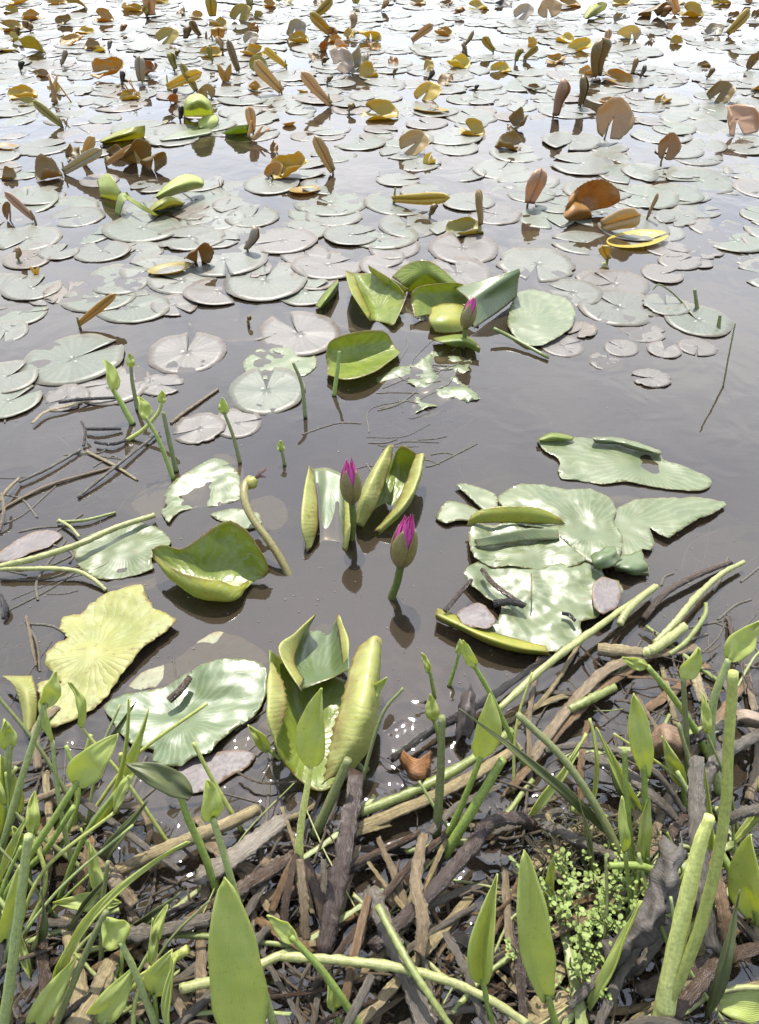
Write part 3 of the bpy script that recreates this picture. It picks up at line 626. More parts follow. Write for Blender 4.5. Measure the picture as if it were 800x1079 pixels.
cl([[(478, 303, .050), (500, 297, .072), (525, 290, .088), (547, 283, .094)], [(492, 314, .054), (512, 306, .068), (532, 296, .078), (548, 288, .082)], [(496, 326, .040), (514, 316, .044), (532, 305, .046), (546, 296, .048)], [(500, 346, .008), (515, 336, .006), (532, 324, .006), (545, 312, .010)]], 'dark green standing leaf with bright rim on the right of the cluster', ('dull', 'green'), nu=24, nv=36, amp=.002, hint=(0, -.2, 1), ref='the dark standing leaf with bright rim')
o = fl([(535, 342), (538, 322), (546, 308), (562, 304), (580, 309), (598, 315), (607, 329), (602, 345), (588, 356), (572, 363), (556, 362), (543, 354)], 'broad pale green leaf lying right of the green cluster', z=.010, wob=.006, seed=41, centre=(555, 345))
P = [at(520, 346, .03), at(540, 356, .016), at(578, 377, .006)]
reg(tube('lily_stalk', P, [.0045, .005, .004], M['stalk'], color=(.34, .42, .12, .4)), 'short cut green stalk floating in front of the broad pale leaf', 'stalk', 'loose green stalks', 549, 360)
cl([[(343, 374, .034), (349, 359, .056), (374, 350, .064), (400, 348, .050), (409, 352, .036)], [(344, 381, .022), (354, 371, .022), (377, 366, .020), (404, 362, .014), (414, 361, .012)], [(345, 388, .012), (360, 386, .006), (384, 381, .004), (408, 371, .004), (418, 367, .006)], [(344, 394, .018), (366, 400, .028), (394, 392, .028), (418, 375, .018), (422, 371, .014)]], 'small boat shaped leaf with yellow rim floating before the cluster', nu=24, nv=36, amp=.0015, ref='the small boat shaped leaf with yellow rim', uvc=(.6, .4))
fl([(455, 372), (478, 374), (497, 378), (492, 392), (478, 396), (488, 404), (506, 420), (494, 424), (478, 420), (462, 428), (448, 432), (430, 437), (436, 424), (440, 410), (424, 402), (400, 404), (393, 394), (412, 388), (438, 384)], 'ragged white green leaf shreds floating in front of the small bud', ('pale', 'pale'), z=.0005, wob=.010, freq=22, rough=.007, seed=43, centre=(455, 400))
fl([(434, 420), (450, 410), (470, 420), (462, 436), (446, 440)], 'sunken pale shred below the ragged leaf shreds', ('sunk', 'sunk'), z=-.008, seed=44)
cl([[(505, 372, .01), (492, 366, .014), (478, 366, .012)], [(506, 366, .026), (490, 358, .034), (462, 360, .03)], [(500, 358, .01), (484, 352, .012), (456, 356, .010)]], 'low dark green leaf in shade under the small bud', nu=14, nv=18)
cl([[(332, 322, .006), (342, 308, .018), (356, 294, .012)], [(336, 325, .018), (346, 312, .034), (357, 297, .026)], [(340, 325, .004), (350, 315, .006), (357, 303, .006)]], 'dark green leaf edge lifted left of the cluster', ('green', 'green'), nu=12, nv=16)
fl([(256, 382), (272, 368), (300, 366), (330, 372), (334, 386), (322, 396), (300, 398), (276, 400), (262, 398)], 'pale green crinkled leaf half under water between two round pads', ('pale', 'pale'), z=.0005, wob=.003, freq=26, seed=46)
fl([(545, 250), (562, 243), (580, 248), (592, 260), (606, 268), (630, 270), (642, 282), (622, 292), (600, 286), (580, 282), (562, 272), (548, 264)], 'light yellow green torn leaf flat on the water behind the cluster', ('straw_leaf', 'sunk'), z=-.0015, wob=.0035, rough=.008, seed=47)
fl([(505, 268), (522, 258), (540, 264), (546, 282), (538, 290), (522, 280)], 'small yellowish sunken leaf behind the dark standing leaf', ('sunk', 'sunk'), z=-.003, seed=48)

# ------------------------------------------------------------------ far bright green leaves on the left
GF = 'bright green leaves among the far pads'
def fg(rows, label, mats=('shoot', 'yellowgreen'), ref=None, **kw):
    o = loft('lily_leaf', rows, [M[mats[0]], M[mats[1]]], **kw); q = [p for r in rows for p in r]
    return hero(o, label, sum(p[0] for p in q)/len(q), sum(p[1] for p in q)/len(q), ref, GF)
fg([[(160, 210, .02), (180, 190, .06), (198, 183, .07), (214, 188, .05)], [(164, 208, .05), (184, 197, .07), (204, 192, .06), (215, 194, .045)], [(168, 212, .01), (186, 205, .02), (204, 200, .02), (213, 198, .02)]], 'bright green leaf flap rising right of a wilted yellow leaf', nu=14, nv=24, hint=(0, -1, .5), ref='the bright green leaf flap')
fg([[(156, 222, .01), (165, 212, .05), (180, 207, .06), (195, 213, .02)], [(158, 224, .02), (168, 218, .04), (182, 213, .04), (194, 215, .02)], [(160, 222, .0), (170, 222, .0), (182, 219, .0), (190, 217, .0)]], 'wilted yellow leaf crumpled in front of the bright green flap', ('under', 'under'), nu=14, nv=20, hint=(0, -1, .5), amp=.004)
fg([[(130, 203, .05), (150, 215, .05), (167, 227, .02)], [(132, 209, .045), (150, 221, .035), (164, 228, .012)]], 'narrow bright green leaf blade slanting down beside the wilted leaf', nu=8, nv=16, hint=(0, -.5, 1))
fg([[(102, 190, .05), (115, 183, .09), (128, 203, .05)], [(104, 198, .04), (114, 200, .05), (124, 208, .03)], [(106, 208, .0), (114, 210, .0), (124, 212, .0)]], 'pointed bright green leaf tip standing over dark water', nu=12, nv=14, hint=(0, -1, .5))
fg([[(121, 226, .0), (124, 206, .05), (134, 202, .06)], [(126, 228, .0), (132, 212, .05), (140, 212, .03)]], 'dark green folded leaf stem piece below the pointed leaf tip', ('green', 'green'), nu=8, nv=12, hint=(0, -1, .2))
fg([[(104, 148, .01), (125, 138, .05), (140, 134, .07), (153, 132, .06)], [(106, 150, .02), (124, 144, .05), (140, 141, .05), (153, 140, .03)], [(108, 151, .0), (125, 149, .0), (140, 147, .0), (152, 145, .0)]], 'low yellow green folded leaf behind the two big brown leaves', ('yellowgreen', 'under'), nu=12, nv=20, hint=(0, -1, .5))
fg([[(192, 118, .03), (196, 104, .10), (208, 98, .12), (220, 105, .09), (226, 118, .03)], [(192, 120, .02), (200, 112, .09), (210, 108, .10), (218, 112, .08), (225, 120, .02)], [(194, 123, .0), (202, 123, .01), (210, 123, .01), (218, 123, .01), (224, 123, .0)]], 'light green dome shaped leaf standing well above the far pads', ('shoot', 'shoot'), nu=18, nv=28, hint=(0, -1, .4), ref='the light green dome leaf')
fg([[(168, 147, .006), (190, 138, .015), (214, 132, .012)], [(172, 148, .01), (195, 144, .012), (224, 138, .01)], [(186, 147, .003), (200, 146, .003), (220, 142, .003)]], 'flat pale green leaf in front of the light green dome', ('pale', 'pale'), nu=12, nv=18)
fg([[(208, 128, .01), (216, 122, .04), (228, 120, .02)], [(210, 134, .02), (220, 128, .03), (231, 126, .02)], [(212, 138, .0), (220, 138, .0), (228, 134, .0)]], 'small crumpled green leaf at the foot of the light green dome', nu=12, nv=14)
fg([[(233, 140, .01), (248, 133, .05), (264, 131, .05)], [(236, 141, .012), (250, 138, .03), (264, 136, .03)], [(238, 142, .0), (250, 141, .0), (263, 140, .0)]], 'dark green flat leaf beside the tan scroll leaf', ('green', 'green'), nu=12, nv=16, hint=(0, -1, .5))
fg([[(614, 18, .02), (622, 6, .06), (634, 2, .08)], [(617, 20, .03), (626, 10, .06), (640, 4, .05)], [(620, 20, .0), (628, 16, .01), (638, 10, .01)]], 'far light yellow green crumpled leaf at the upper edge', ('yellowgreen', 'shoot'), nu=10, nv=12, hint=(0, -1, .5))
o = loft('lily_leaf', [[(600, 206, .06), (614, 194, .10), (635, 189, .115), (652, 199, .085)], [(598, 214, .06), (614, 208, .05), (632, 206, .06), (653, 212, .05)], [(595, 226, .03), (610, 224, .015), (626, 222, .012), (640, 219, .015)]], [M['autumn'], M['autumn_under']], nu=24, nv=34, hint=(0, -1, .4), amp=.006, freq=24, uvc=(.6, .3), serr=('u0',), serr_a=.003)
o.color = (.27, .13, .025, 1)
reg(o, 'orange brown upright leaf with dark mottling and a folded yellow piece below it', 'lily leaf', GF, 622, 208, ref='the orange brown mottled leaf', key='erect')
o = loft('lily_leaf', [[(594, 226, .04), (602, 212, .05), (612, 212, .05)], [(596, 230, .03), (608, 222, .04), (622, 222, .035)], [(600, 233, .0), (612, 232, .0), (624, 230, .0)]], [M['autumn'], M['autumn_under']], nu=14, nv=18, hint=(0, -1, .4), amp=.004, freq=24)
o.color = (.30, .14, .025, 1)
reg(o, 'orange leaf flap at the lower left of the mottled orange brown leaf', 'lily leaf', GF, 604, 224, key='erect')
# ------------------------------------------------------------------ floating pads
GP = 'round lily pads floating on the pond'
def pad_mesh(i):
    rr = random.Random(100+i)
    half = [R(10), R(16), R(7), R(22), R(12), R(3), R(14), R(9), R(18), R(12)][i % 10]
    nr, na = 6, 52; V = []; U = []; F = []
    ph = rr.uniform(0, 9); el = rr.uniform(.9, 1.08)
    curl = rr.choice([.02, .05, .09]); torn = i in (7, 8, 9)
    for k in range(nr):
        q = (k+.001)/(nr-1)
        for j in range(na):
            a = half*(.35+.65*q)+(2*math.pi-2*half*(.35+.65*q))*j/(na-1)
            w = 1+.035*noise.noise(Vector((math.cos(a)*2, math.sin(a)*2, ph)))+.03*noise.noise(Vector((math.cos(a)*6, math.sin(a)*6, ph)))
            if torn: w *= 1+min(0, .05+.55*noise.noise(Vector((math.cos(a)*3.2, math.sin(a)*3.2, ph+5))))+.06*noise.noise(Vector((math.cos(a)*16, math.sin(a)*16, ph)))
            r = q*(1+(w-1)*q)
            x, y = math.cos(a)*r*el, math.sin(a)*r/el
            z = .02*noise.noise(Vector((x*2.2, y*2.2, ph)))+.012*noise.noise(Vector((x*6, y*6, ph)))+curl*max(0, q-.75)*2*max(0, noise.noise(Vector((math.cos(a)*1.3, math.sin(a)*1.3, ph+3)))+.25)
            V.append(Vector((x, y, z+.004))); U.append((x, y))
    for k in range(nr-1):
        for j in range(na-1):
            F.append((k*na+j, (k+1)*na+j, (k+1)*na+j+1, k*na+j+1))
    V, F, U, mi = sheet(V, F, .007, Vector((0, 0, 1)), U)
    o = mk('pad_source', V, F, [M['pad'], M['pad_under']], uvs=U, mi=mi); me = o.data; bpy.data.objects.remove(o); me.name = 'lily_pad'
    return me
PADS = [pad_mesh(i) for i in range(10)]
TINT = {'grey': (.165, .165, .135), 'green': (.155, .17, .125), 'pink': (.18, .155, .14), 'brown': (.17, .13, .10), 'light': (.20, .20, .17)}
TDESC = {'grey': 'pale grey', 'green': 'grey green', 'pink': 'pinkish grey', 'brown': 'brownish', 'light': 'whitish'}
rp = random.Random(5)
taken = []
def pad(px, py, wpx, tint, notch=None, torn=False, stuff=None, z=None):
    P = at(px, py, 0); r = wpx*m_per_px(P)/2
    v = rp.choice([7, 8, 9]) if torn else rp.randrange(7)
    o = bpy.data.objects.new('lily_pad', PADS[v]); COL.objects.link(o)
    a = R(notch) if notch is not None else rp.uniform(0, 6.28)
    o.location = (P.x, P.y, z if z is not None else rp.uniform(-.0008, .0028)); o.rotation_euler = (rp.gauss(0, .016), rp.gauss(0, .016), a); o.scale = (r, r, max(r, .06))
    t = TINT[tint]; j = rp.uniform(.85, 1.12)
    o.color = (t[0]*j*KA, t[1]*j*KA, t[2]*j*KA, 1)
    taken.append((P.x, P.y, r))
    size = 'small' if r < .065 else ('large' if r > .125 else '')
    d = ('torn ' if torn else '')+(size+' ' if size else '')+TDESC[tint]+' lily pad'
    reg(o, None, 'lily pad', GP, px, py, desc=d, key='pad')
    return o
# x, y, width, tint, direction of the notch (degrees from +x)
for a in [
 (26, 213, 74, 'green'), (72, 219, 62, 'green', 170), (40, 206, 60, 'grey'), (30, 252, 68, 'grey', 250), (62, 266, 42, 'grey'), (92, 247, 54, 'green'), (108, 266, 56, 'grey'), (150, 241, 80, 'green'), (184, 240, 60, 'green'), (158, 222, 60, 'green'),
 (228, 231, 62, 'light', 240), (205, 212, 76, 'green'), (252, 200, 56, 'grey'), (286, 194, 62, 'grey'), (298, 254, 72, 'pink', 200), (322, 268, 56, 'pink'), (346, 280, 76, 'pink', 30), (268, 284, 40, 'pink', None, True), (256, 246, 44, 'grey'), (128, 262, 34, 'brown'),
 (126, 294, 72, 'green', 20), (104, 314, 72, 'green', 190), (140, 324, 76, 'green', 160), (230, 307, 72, 'pink', 330), (192, 296, 70, 'light'), (150, 302, 46, 'pink'), (34, 304, 62, 'grey', 60), (46, 316, 30, 'pink'), (22, 330, 58, 'green'), (6, 350, 48, 'grey'), (184, 322, 50, 'pink'),
 (78, 379, 106, 'green', 40), (118, 404, 84, 'pink', 200), (8, 398, 66, 'grey', 50), (10, 424, 66, 'green'), (197, 372, 84, 'pink', 92), (315, 352, 90, 'pink', 118), (281, 412, 86, 'green', 96), (210, 452, 56, 'pink', None, True), (250, 446, 54, 'pink'), (170, 406, 46, 'pink', None, True), (70, 420, 50, 'pink', None, True),
 (322, 308, 64, 'green', 20), (430, 238, 66, 'grey', 100), (488, 262, 78, 'pink', 90), (416, 262, 56, 'pink'), (482, 288, 76, 'pink', 100), (522, 226, 58, 'pink', 150), (448, 203, 52, 'grey'), (402, 272, 50, 'pink'), (410, 282, 60, 'pink'), (370, 248, 60, 'grey'), (352, 228, 60, 'grey'), (330, 226, 52, 'green'),
 (545, 162, 58, 'light', 10), (528, 179, 60, 'light', 60), (535, 197, 56, 'grey'), (480, 156, 50, 'light'), (488, 183, 50, 'grey'), (468, 200, 50, 'green'), (440, 172, 52, 'light'), (472, 172, 40, 'pink'), (420, 190, 44, 'light'), (560, 205, 50, 'green'), (590, 216, 54, 'green'), (575, 230, 60, 'green'),
 (662, 184, 62, 'green', 280), (682, 182, 54, 'light', 30), (735, 166, 54, 'grey'), (744, 154, 44, 'light'), (716, 160, 50, 'light'), (640, 168, 52, 'grey'), (712, 205, 58, 'green', 200), (790, 182, 52, 'light'), (772, 196, 56, 'grey'), (688, 226, 50, 'light'), (728, 206, 44, 'light'), (640, 155, 44, 'light'), (780, 146, 60, 'light'),
 (616, 256, 66, 'grey', 170), (668, 240, 74, 'grey'), (712, 230, 46, 'grey', None, True), (735, 222, 46, 'light'), (756, 240, 56, 'pink'), (776, 254, 66, 'green', 100), (792, 272, 46, 'light'), (702, 262, 46, 'pink', None, True), (738, 262, 52, 'pink', None, True), (716, 276, 44, 'pink', 30), (736, 277, 30, 'pink'), (698, 289, 46, 'pink'), (700, 246, 44, 'light'),
 (648, 300, 72, 'pink', 120), (604, 309, 62, 'grey', 150), (652, 324, 84, 'grey', 130), (735, 338, 70, 'green', 110), (702, 322, 50, 'grey', None, True), (592, 364, 48, 'pink'), (612, 348, 36, 'brown', None, True), (655, 367, 37, 'pink', 130), (640, 381, 39, 'pink', 70), (678, 350, 46, 'pink', None, True), (700, 369, 36, 'pink', 60), (735, 366, 40, 'pink', 250), (686, 399, 40, 'pink', None, True), (628, 292, 42, 'pink'),
 (96, 160, 50, 'light'), (10, 240, 50, 'green'), (40, 262, 30, 'pink')]:
    pad(*a[:4], notch=a[4] if len(a) > 4 else None, torn=len(a) > 5 and a[5])
HAND = len(taken)
OPEN = [(90, 160, 250, 190), (95, 196, 135, 232), (268, 205, 330, 240), (528, 240, 560, 275), (45, 275, 130, 300), (0, 280, 60, 296), (128, 330, 270, 360), (240, 300, 295, 345), (740, 190, 800, 230), (560, 160, 600, 190), (500, 205, 525, 215), (150, 150, 300, 172), (360, 168, 430, 186), (540, 290, 600, 330), (640, 262, 800, 330)]
def is_open(x, y): return any(a <= x <= c and b <= y <= d for a, b, c, d in OPEN)
tries = 0
while len(taken) < 300 and tries < 9000:
    tries += 1
    y = rp.uniform(45, 318) if tries < 3500 else rp.uniform(-4, 240)
    x = rp.uniform(-12, 812)
    if is_open(x, y) or (y > 250 and 330 < x < 560): continue
    P = at(x, y, 0)
    w_ = rp.choice([.07, .09, .105, .115, .125])
    if any((P.x-a)**2+(P.y-b)**2 < ((w_+c)*.47)**2 for a, b, c in taken): continue
    pad(x, y, w_*2/m_per_px(P), rp.choice(['light', 'light', 'grey', 'grey', 'green', 'pink', 'brown'] if y > 90 else ['light', 'light', 'grey', 'pink']), torn=rp.random() < .12)
# the rest of the mass of pads, between those and out to the sides and the distance: one object
def mass():
    V = []; F = []; U = []; MI = []
    n = 0
    src = [[Vector(v.co) for v in m.vertices] for m in PADS]
    sf = [[tuple(p.vertices) for p in m.polygons] for m in PADS]
    sm = [[p.material_index for p in m.polygons] for m in PADS]
    suv = []
    for m in PADS:
        d = {}
        for l, u in zip(m.loops, m.uv_layers[0].data): d[l.vertex_index] = tuple(u.uv)
        suv.append([d[i] for i in range(len(m.vertices))])
    rr = random.Random(77); done = list(taken); k = 0
    cell = {}
    for q in done: cell.setdefault((int(q[0]//.3), int(q[1]//.3)), []).append(q)
    while k < 42000 and n < 2900:
        k += 1
        y = 1.9+rr.random()**1.0*10.0; x = rr.uniform(-1, 1)*(1.2+y*.72)
        px, py = to_px(Vector((x, y, 0)))
        sunk = py > 120 and -20 < px < 820
        if py > 345 and -20 < px < 820: continue
        if (is_open(px, py) and rr.random() < .8) or (py > 236 and rr.random() < .45): continue
        r = rr.choice([.06, .075, .09, .105, .12])
        cx, cy = int(x//.3), int(y//.3)
        near = [q for i in (-1, 0, 1) for j in (-1, 0, 1) for q in cell.get((cx+i, cy+j), ())]
        f = (.40 if sunk else .46) if y < 3.2 else .34
        if any((x-a)**2+(y-b)**2 < ((r+c)*f)**2 for a, b, c in near): continue
        cell.setdefault((cx, cy), []).append((x, y, r)); n += 1
        v = rr.randrange(10); a = rr.uniform(0, 6.28); ca, sa = math.cos(a)*r, math.sin(a)*r; z = rr.uniform(-.012, -.003) if sunk else rr.uniform(-.0005, .002); tx, ty = rr.gauss(0, .012), rr.gauss(0, .012)
        b = len(V)
        for p in src[v]:
            X, Y = p.x*ca-p.y*sa, p.x*sa+p.y*ca
            V.append((x+X, y+Y, z+p.z*max(r, .06)+X*tx+Y*ty))
        U += suv[v]; F += [tuple(i+b for i in f_) for f_ in sf[v]]; MI += sm[v]
    o = mk('lily_pads', V, F, [M['pad'], M['pad_under']], uvs=U, mi=MI, color=(.18, .18, .155))
    tag(o, 'dense mass of pale overlapping lily pads covering the far water', 'lily pads', 'far mass of lily pads', 'stuff')
    return n
NMASS = mass()

# ------------------------------------------------------------------ turning leaves that stand above the pads
GE = 'ochre and brown lily leaves standing above the pads'
def unit(verts, faces, uvs, t=.012, hint=None, name='blade', mats=('autumn', 'autumn_under')):
    V, F, U, mi = sheet(list(verts), list(faces), t, hint, uvs)
    o = mk('src', V, F, [M[mats[0]], M[mats[1]]], uvs=U, mi=mi); me = o.data; bpy.data.objects.remove(o); me.name = name; return me
def gridmesh(fn, nu, nv):
    V = [Vector(fn(i/(nu-1), j/(nv-1))) for i in range(nu) for j in range(nv)]
    U = [(i/(nu-1)-.5, j/(nv-1)-.5) for i in range(nu) for j in range(nv)]
    F = [(i*nv+j, (i+1)*nv+j, (i+1)*nv+j+1, i*nv+j+1) for i in range(nu-1) for j in range(nv-1)]
    return V, F, U
def wob(p, s, a=.05): return p+Vector((a*noise.noise(p*1.9+Vector((s, 0, 0))), a*noise.noise(p*1.9+Vector((0, s, 4))), a*noise.noise(p*1.9+Vector((0, 4, s)))))
def norm(V):
    x0, x1 = min(p.x for p in V), max(p.x for p in V); z0, z1 = min(p.z for p in V), max(p.z for p in V)
    y0 = sum(p.y for p in V)/len(V); w_, h_ = x1-x0, z1-z0; k = (w_+h_)/2
    return [Vector(((p.x-(x0+x1)/2)/w_, (p.y-y0)/k, (p.z-z0)/h_)) for p in V]
def curled(s, k, fold_ax, tilt, k2=0.0, ruf=.05, off=None, bites=.5):
    """a notched pad bent into a gutter of curvature k about an axis fold_ax in its plane, then tipped up by tilt"""
    na, nr = 41, 8; V = []; U = []; hn = .16
    cf, sf = math.cos(fold_ax), math.sin(fold_ax)
    T = Matrix.Rotation(tilt, 3, 'X')
    for i in range(na):
        a = hn+(2*math.pi-2*hn)*i/(na-1)+(s*2.1 if off is None else off)
        for j in range(nr):
            r = (j+.02)/(nr-1)
            w = 1+.09*noise.noise(Vector((math.cos(a)*2, math.sin(a)*2, s)))+.05*noise.noise(Vector((math.cos(a)*7, math.sin(a)*7, s)))
            bite = min(0, .12+.7*noise.noise(Vector((math.cos(a)*2.4, math.sin(a)*2.4, s+9))))
            q = r*(w+bite*bites*r)
            x, y = math.cos(a)*q, math.sin(a)*q
            u, v = x*cf+y*sf, -x*sf+y*cf          # v across the fold
            kk = k*(1+.5*u*k2)
            X, Y, Z = u, math.sin(kk*v)/kk, (1-math.cos(kk*v))/kk
            Z += k2*.25*u*u + ruf*noise.noise(Vector((x*2.4, y*2.4, s*3)))+.05*r*r*math.sin(a*5+s*4)
            p = Vector((X*cf-Y*sf, X*sf+Y*cf, Z)); V.append(T @ p); U.append((x*.5, y*.5))
    F = [(i*nr+j, i*nr+j+1, (i+1)*nr+j+1, (i+1)*nr+j) for i in range(na-1) for j in range(nr-1)]
    n = vnormals(V, F); up = T @ Vector((0, 0, 1))
    if sum(x.dot(up) for x in n) < 0: F = [tuple(reversed(f)) for f in F]
    return unit(norm(V), F, U, t=.008)
def v_taco(s):   # folded across, lying half open
    return curled(s, 1.9+.3*math.sin(s*5), .12*math.sin(s*7), R(22+10*math.sin(s*3)), ruf=.08)
def v_shell(s):  # curled about an upright axis, its underside or hollow to the camera
    return curled(s, 1.5+.4*math.sin(s*4), R(75+20*math.sin(s*6)), R([62, 118, 70, 50][int(s/1.37) % 4]), .3, ruf=.08, off=R(250+40*math.sin(s)), bites=.25)
def v_disc(s):
    return curled(s, .55, R(60), R(72), .2, ruf=.04, off=R(265), bites=.08)
def v_scroll(s): # both sides rolled in, like a scroll; height 1, width .36
    def fn(u, v):
        q = (u-.5)*2; sg = 1 if q >= 0 else -1; q = abs(q)
        wv = (.5+.5*min(1, v*1.7))*math.sqrt(max(0, 1-max(0, (v-.72)/.28)**2))*.93+.07
        th = q*(3.4+.8*math.sin(s*3+v*2))
        x = sg*(.10-.10*math.cos(th)*1.0+ .0)*1.0*wv; y = -(.085*math.sin(th)+.03*q)*wv
        return wob(Vector((x, y, v)), s, .05)
    return unit(*gridmesh(fn, 37, 13), t=.01, hint=Vector((0, -1, 0)))
def v_spike(s):  # tightly rolled young leaf
    def fn(u, v):
        th = u*7.2; wv = (.45+.55*min(1, v*1.6))*math.sqrt(max(0, 1-max(0, (v-.62)/.38)**2))*.93+.07
        r = (.10-.006*th)*wv+.008
        return wob(Vector((math.cos(th)*r+.08*math.sin(v*2), math.sin(th)*r, v)), s, .05)
    return unit(*gridmesh(fn, 25, 12), t=.008)
def v_cup(s):    # shallow bowl with a lit rim
    def fn(u, v):
        a = u*2*math.pi*.96; r = v
        rr_ = .5*r
        z = .02+.42*r**2.2*(.75+.35*math.sin(a+1.2+s))
        return wob(Vector((math.cos(a)*rr_, math.sin(a)*rr_*.8, z)), s, .05)
    return unit(*gridmesh(fn, 31, 8), hint=Vector((0, 0, 1)))
def v_wing(s):   # crumpled, twisted leaf
    return curled(s, 1.7, R(40+60*math.sin(s*9)), R(40+25*math.sin(s*5)), .9, ruf=.28)
def v_pair(s):   # two narrow petals side by side
    def fn(u, v):
        return None
    V = []; F = []; U = []
    for sg in (-1, 1):
        def f2(u, v):
            wv = math.sin((v*.9+.08)*math.pi)**.8*.2
            q = (u-.5)*2
            return wob(Vector((sg*(.05+.28*v*v+.06)+q*wv, -.15*(1-q*q)*wv*3+.05, v)), s+sg, .04)
        a, b, c = gridmesh(f2, 9, 11); n = len(V); V += a; U += c; F += [tuple(i+n for i in f) for f in b]
    return unit(V, F, U, hint=Vector((0, 1, 0)))
def v_sticks(s): # dried strips crossing
    rr = random.Random(int(s*10)); V = []; F = []; U = []
    for k in range(4):
        x0, x1 = rr.uniform(-.5, .5), rr.uniform(-.5, .5)
        a, b, c = tube_mesh([Vector((x0, rr.uniform(-.1, .1), .0)), Vector(((x0+x1)/2, 0, .5)), Vector((x1, rr.uniform(-.1, .1), 1))], [.05, .06, .03], sides=6, n=7, flat=.5)
        n = len(V); V += a; U += c; F += [tuple(i+n for i in f) for f in b]
    o = mk('src', V, F, [M['autumn']], uvs=U); me = o.data; bpy.data.objects.remove(o); me.name = 'blade'; return me
KIND = dict(t=v_taco, h=v_shell, d=v_disc, s=v_scroll, k=v_spike, c=v_cup, w=v_wing, p=v_pair, x=v_sticks)
KN = dict(t='folded', h='shell shaped', d='upright round', s='rolled', k='spiky rolled', c='cupped', w='crumpled', p='two lobed', x='splintered')
VAR = {k: [f(i*1.37+.4) for i in range(7 if k in 'thw' else 4)] for k, f in KIND.items()}
ASP = dict(t=(1, 1), h=(1, 1), d=(1, 1), s=(.36, 1), k=(.24, 1), c=(1, .45), w=(1, 1), p=(.9, 1), x=(1, 1))
stalk_me = None
CE = {'o': (.46, .36, .05), 'y': (.54, .46, .07), 'l': (.36, .33, .08), 'b': (.26, .185, .07), 'r': (.38, .20, .06), 'n': (.45, .30, .06), 't': (.52, .39, .20), 'p': (.54, .38, .26), 'g': (.36, .33, .27), 'd': (.07, .06, .045), 'a': (.55, .53, .46)}
CN = {'o': 'ochre', 'y': 'yellow', 'l': 'olive', 'b': 'brown', 'r': 'reddish brown', 'n': 'orange', 't': 'tan', 'p': 'pinkish tan', 'g': 'grey brown', 'd': 'dark', 'a': 'pale grey'}
re_ = random.Random(31)
def erect(kind, px, py, w, h, col, lean=0, label=None, ref=None, yaw=None, stalk=None):
    P = at(px, py, 0); m = m_per_px(P)
    dep = math.atan2(HCAM, P.y)
    me = re_.choice(VAR[kind]); aw, ah = ASP[kind]
    if py < 70: h *= .82
    W, H = w*m, h*m
    sx = W/aw; sz = H/ah/math.cos(dep)*.93
    if kind == 'c': sz = H/.8/math.cos(dep)*.55
    if abs(lean) > 20: sz = h*m/max(.55, math.cos(R(lean)))/math.cos(dep)*.95; sx = max(sx*.75, sz*aw*.7)
    root = empty('standing_lily_leaf', P)
    b = bpy.data.objects.new('blade', me); COL.objects.link(b); b.parent = root
    lift = .012 if kind in 'dsk' else -.002
    b.location = (0, 0, lift); b.scale = (sx, (sx*.9+sz*.25)/1.1 if kind not in 'sk' else sx, sz)
    yw = re_.uniform(-.7, .7) if yaw is None else R(yaw)
    b.rotation_euler = (re_.uniform(-.12, .1), R(lean)+re_.uniform(-.08, .08), yw)
    c = CE[col]; j = re_.uniform(.82, 1.15); b.color = (c[0]*j*.78, c[1]*j*re_.uniform(.90, 1.02)*.75, c[2]*j*.70, 1)
    if (kind in 'dsk' or stalk) and py > 45:
        st = tube('stalk', [P+Vector((0, .01, -.05)), P+Vector((0, .004, 0)), P+Vector((W*.1*math.sin(R(lean)), -.004, lift+H*.35))], [.004, .004, .003], M['stalk'], root, color=(.42, .34, .12, .45), sides=6, n=6)
    d = '%s %s lily leaf' % (CN[col], KN[kind])
    reg(root, label, 'lily leaf', GE, px, py-h*.4, desc=d, ref=ref, key='erect')
    return root
E = erect
E('d', 637, 148, 45, 40, 't', 18, 'largest upright oval leaf, tan with a yellow lower edge, on the right', 'the large oval tan leaf', 10)
E('d', 697, 171, 27, 27, 'r', 18, 'small oval reddish brown leaf tilted on a thin stalk', 'the oval reddish leaf', 10)
E('h', 775, 141, 36, 28, 'p', 0, 'broad pinkish tan leaf with a turned corner, close to the right edge', 'the broad pinkish leaf')
E('k', 583, 124, 16, 38, 'p', 0, 'tall pinkish rolled leaf standing straight on a dark stalk', 'the tall pinkish rolled leaf')
E('k', 612, 113, 13, 29, 'b', -10, 'slim brown rolled leaf beside the tall pinkish one', None)
E('s', 628, 82, 22, 38, 'b', -6, 'tall brown tan leaf rising behind a flat orange leaf', 'the tall brown tan leaf')
E('t', 650, 86, 34, 12, 'n', 4, 'flat orange folded leaf at the foot of the tall brown tan leaf')
E('t', 612, 52, 28, 14, 'y', -18, 'yellow leaf slanting upward just left of the tall brown tan leaf')
E('h', 755, 107, 27, 21, 'b', 10, 'dark brown domed leaf on its own in the upper right', 'the dark brown domed leaf')
E('s', 556, 217, 24, 36, 'p', 14, 'pinkish twin rolled leaf standing left of the orange mottled leaf', 'the pinkish twin roll')
E('s', 634, 241, 26, 22, 't', 60, 'short tan rolled leaf lying below the orange mottled leaf')
E('c', 672, 254, 66, 16, 'y', 0, 'long low leaf with a yellow folded front edge')
E('k', 682, 232, 5, 26, 't', 6, 'thin tan spike behind the yellow edged low leaf')
E('s', 640, 277, 14, 14, 'o', -30, 'tiny ochre rolled leaf in front of the orange mottled leaf')
E('t', 490, 244, 40, 14, 'l', 0, 'low olive boat shaped leaf under a leaning tan spike', 'the olive boat leaf')
E('k', 506, 240, 16, 36, 't', -22, 'leaning tan spike leaf rising from the olive boat leaf')
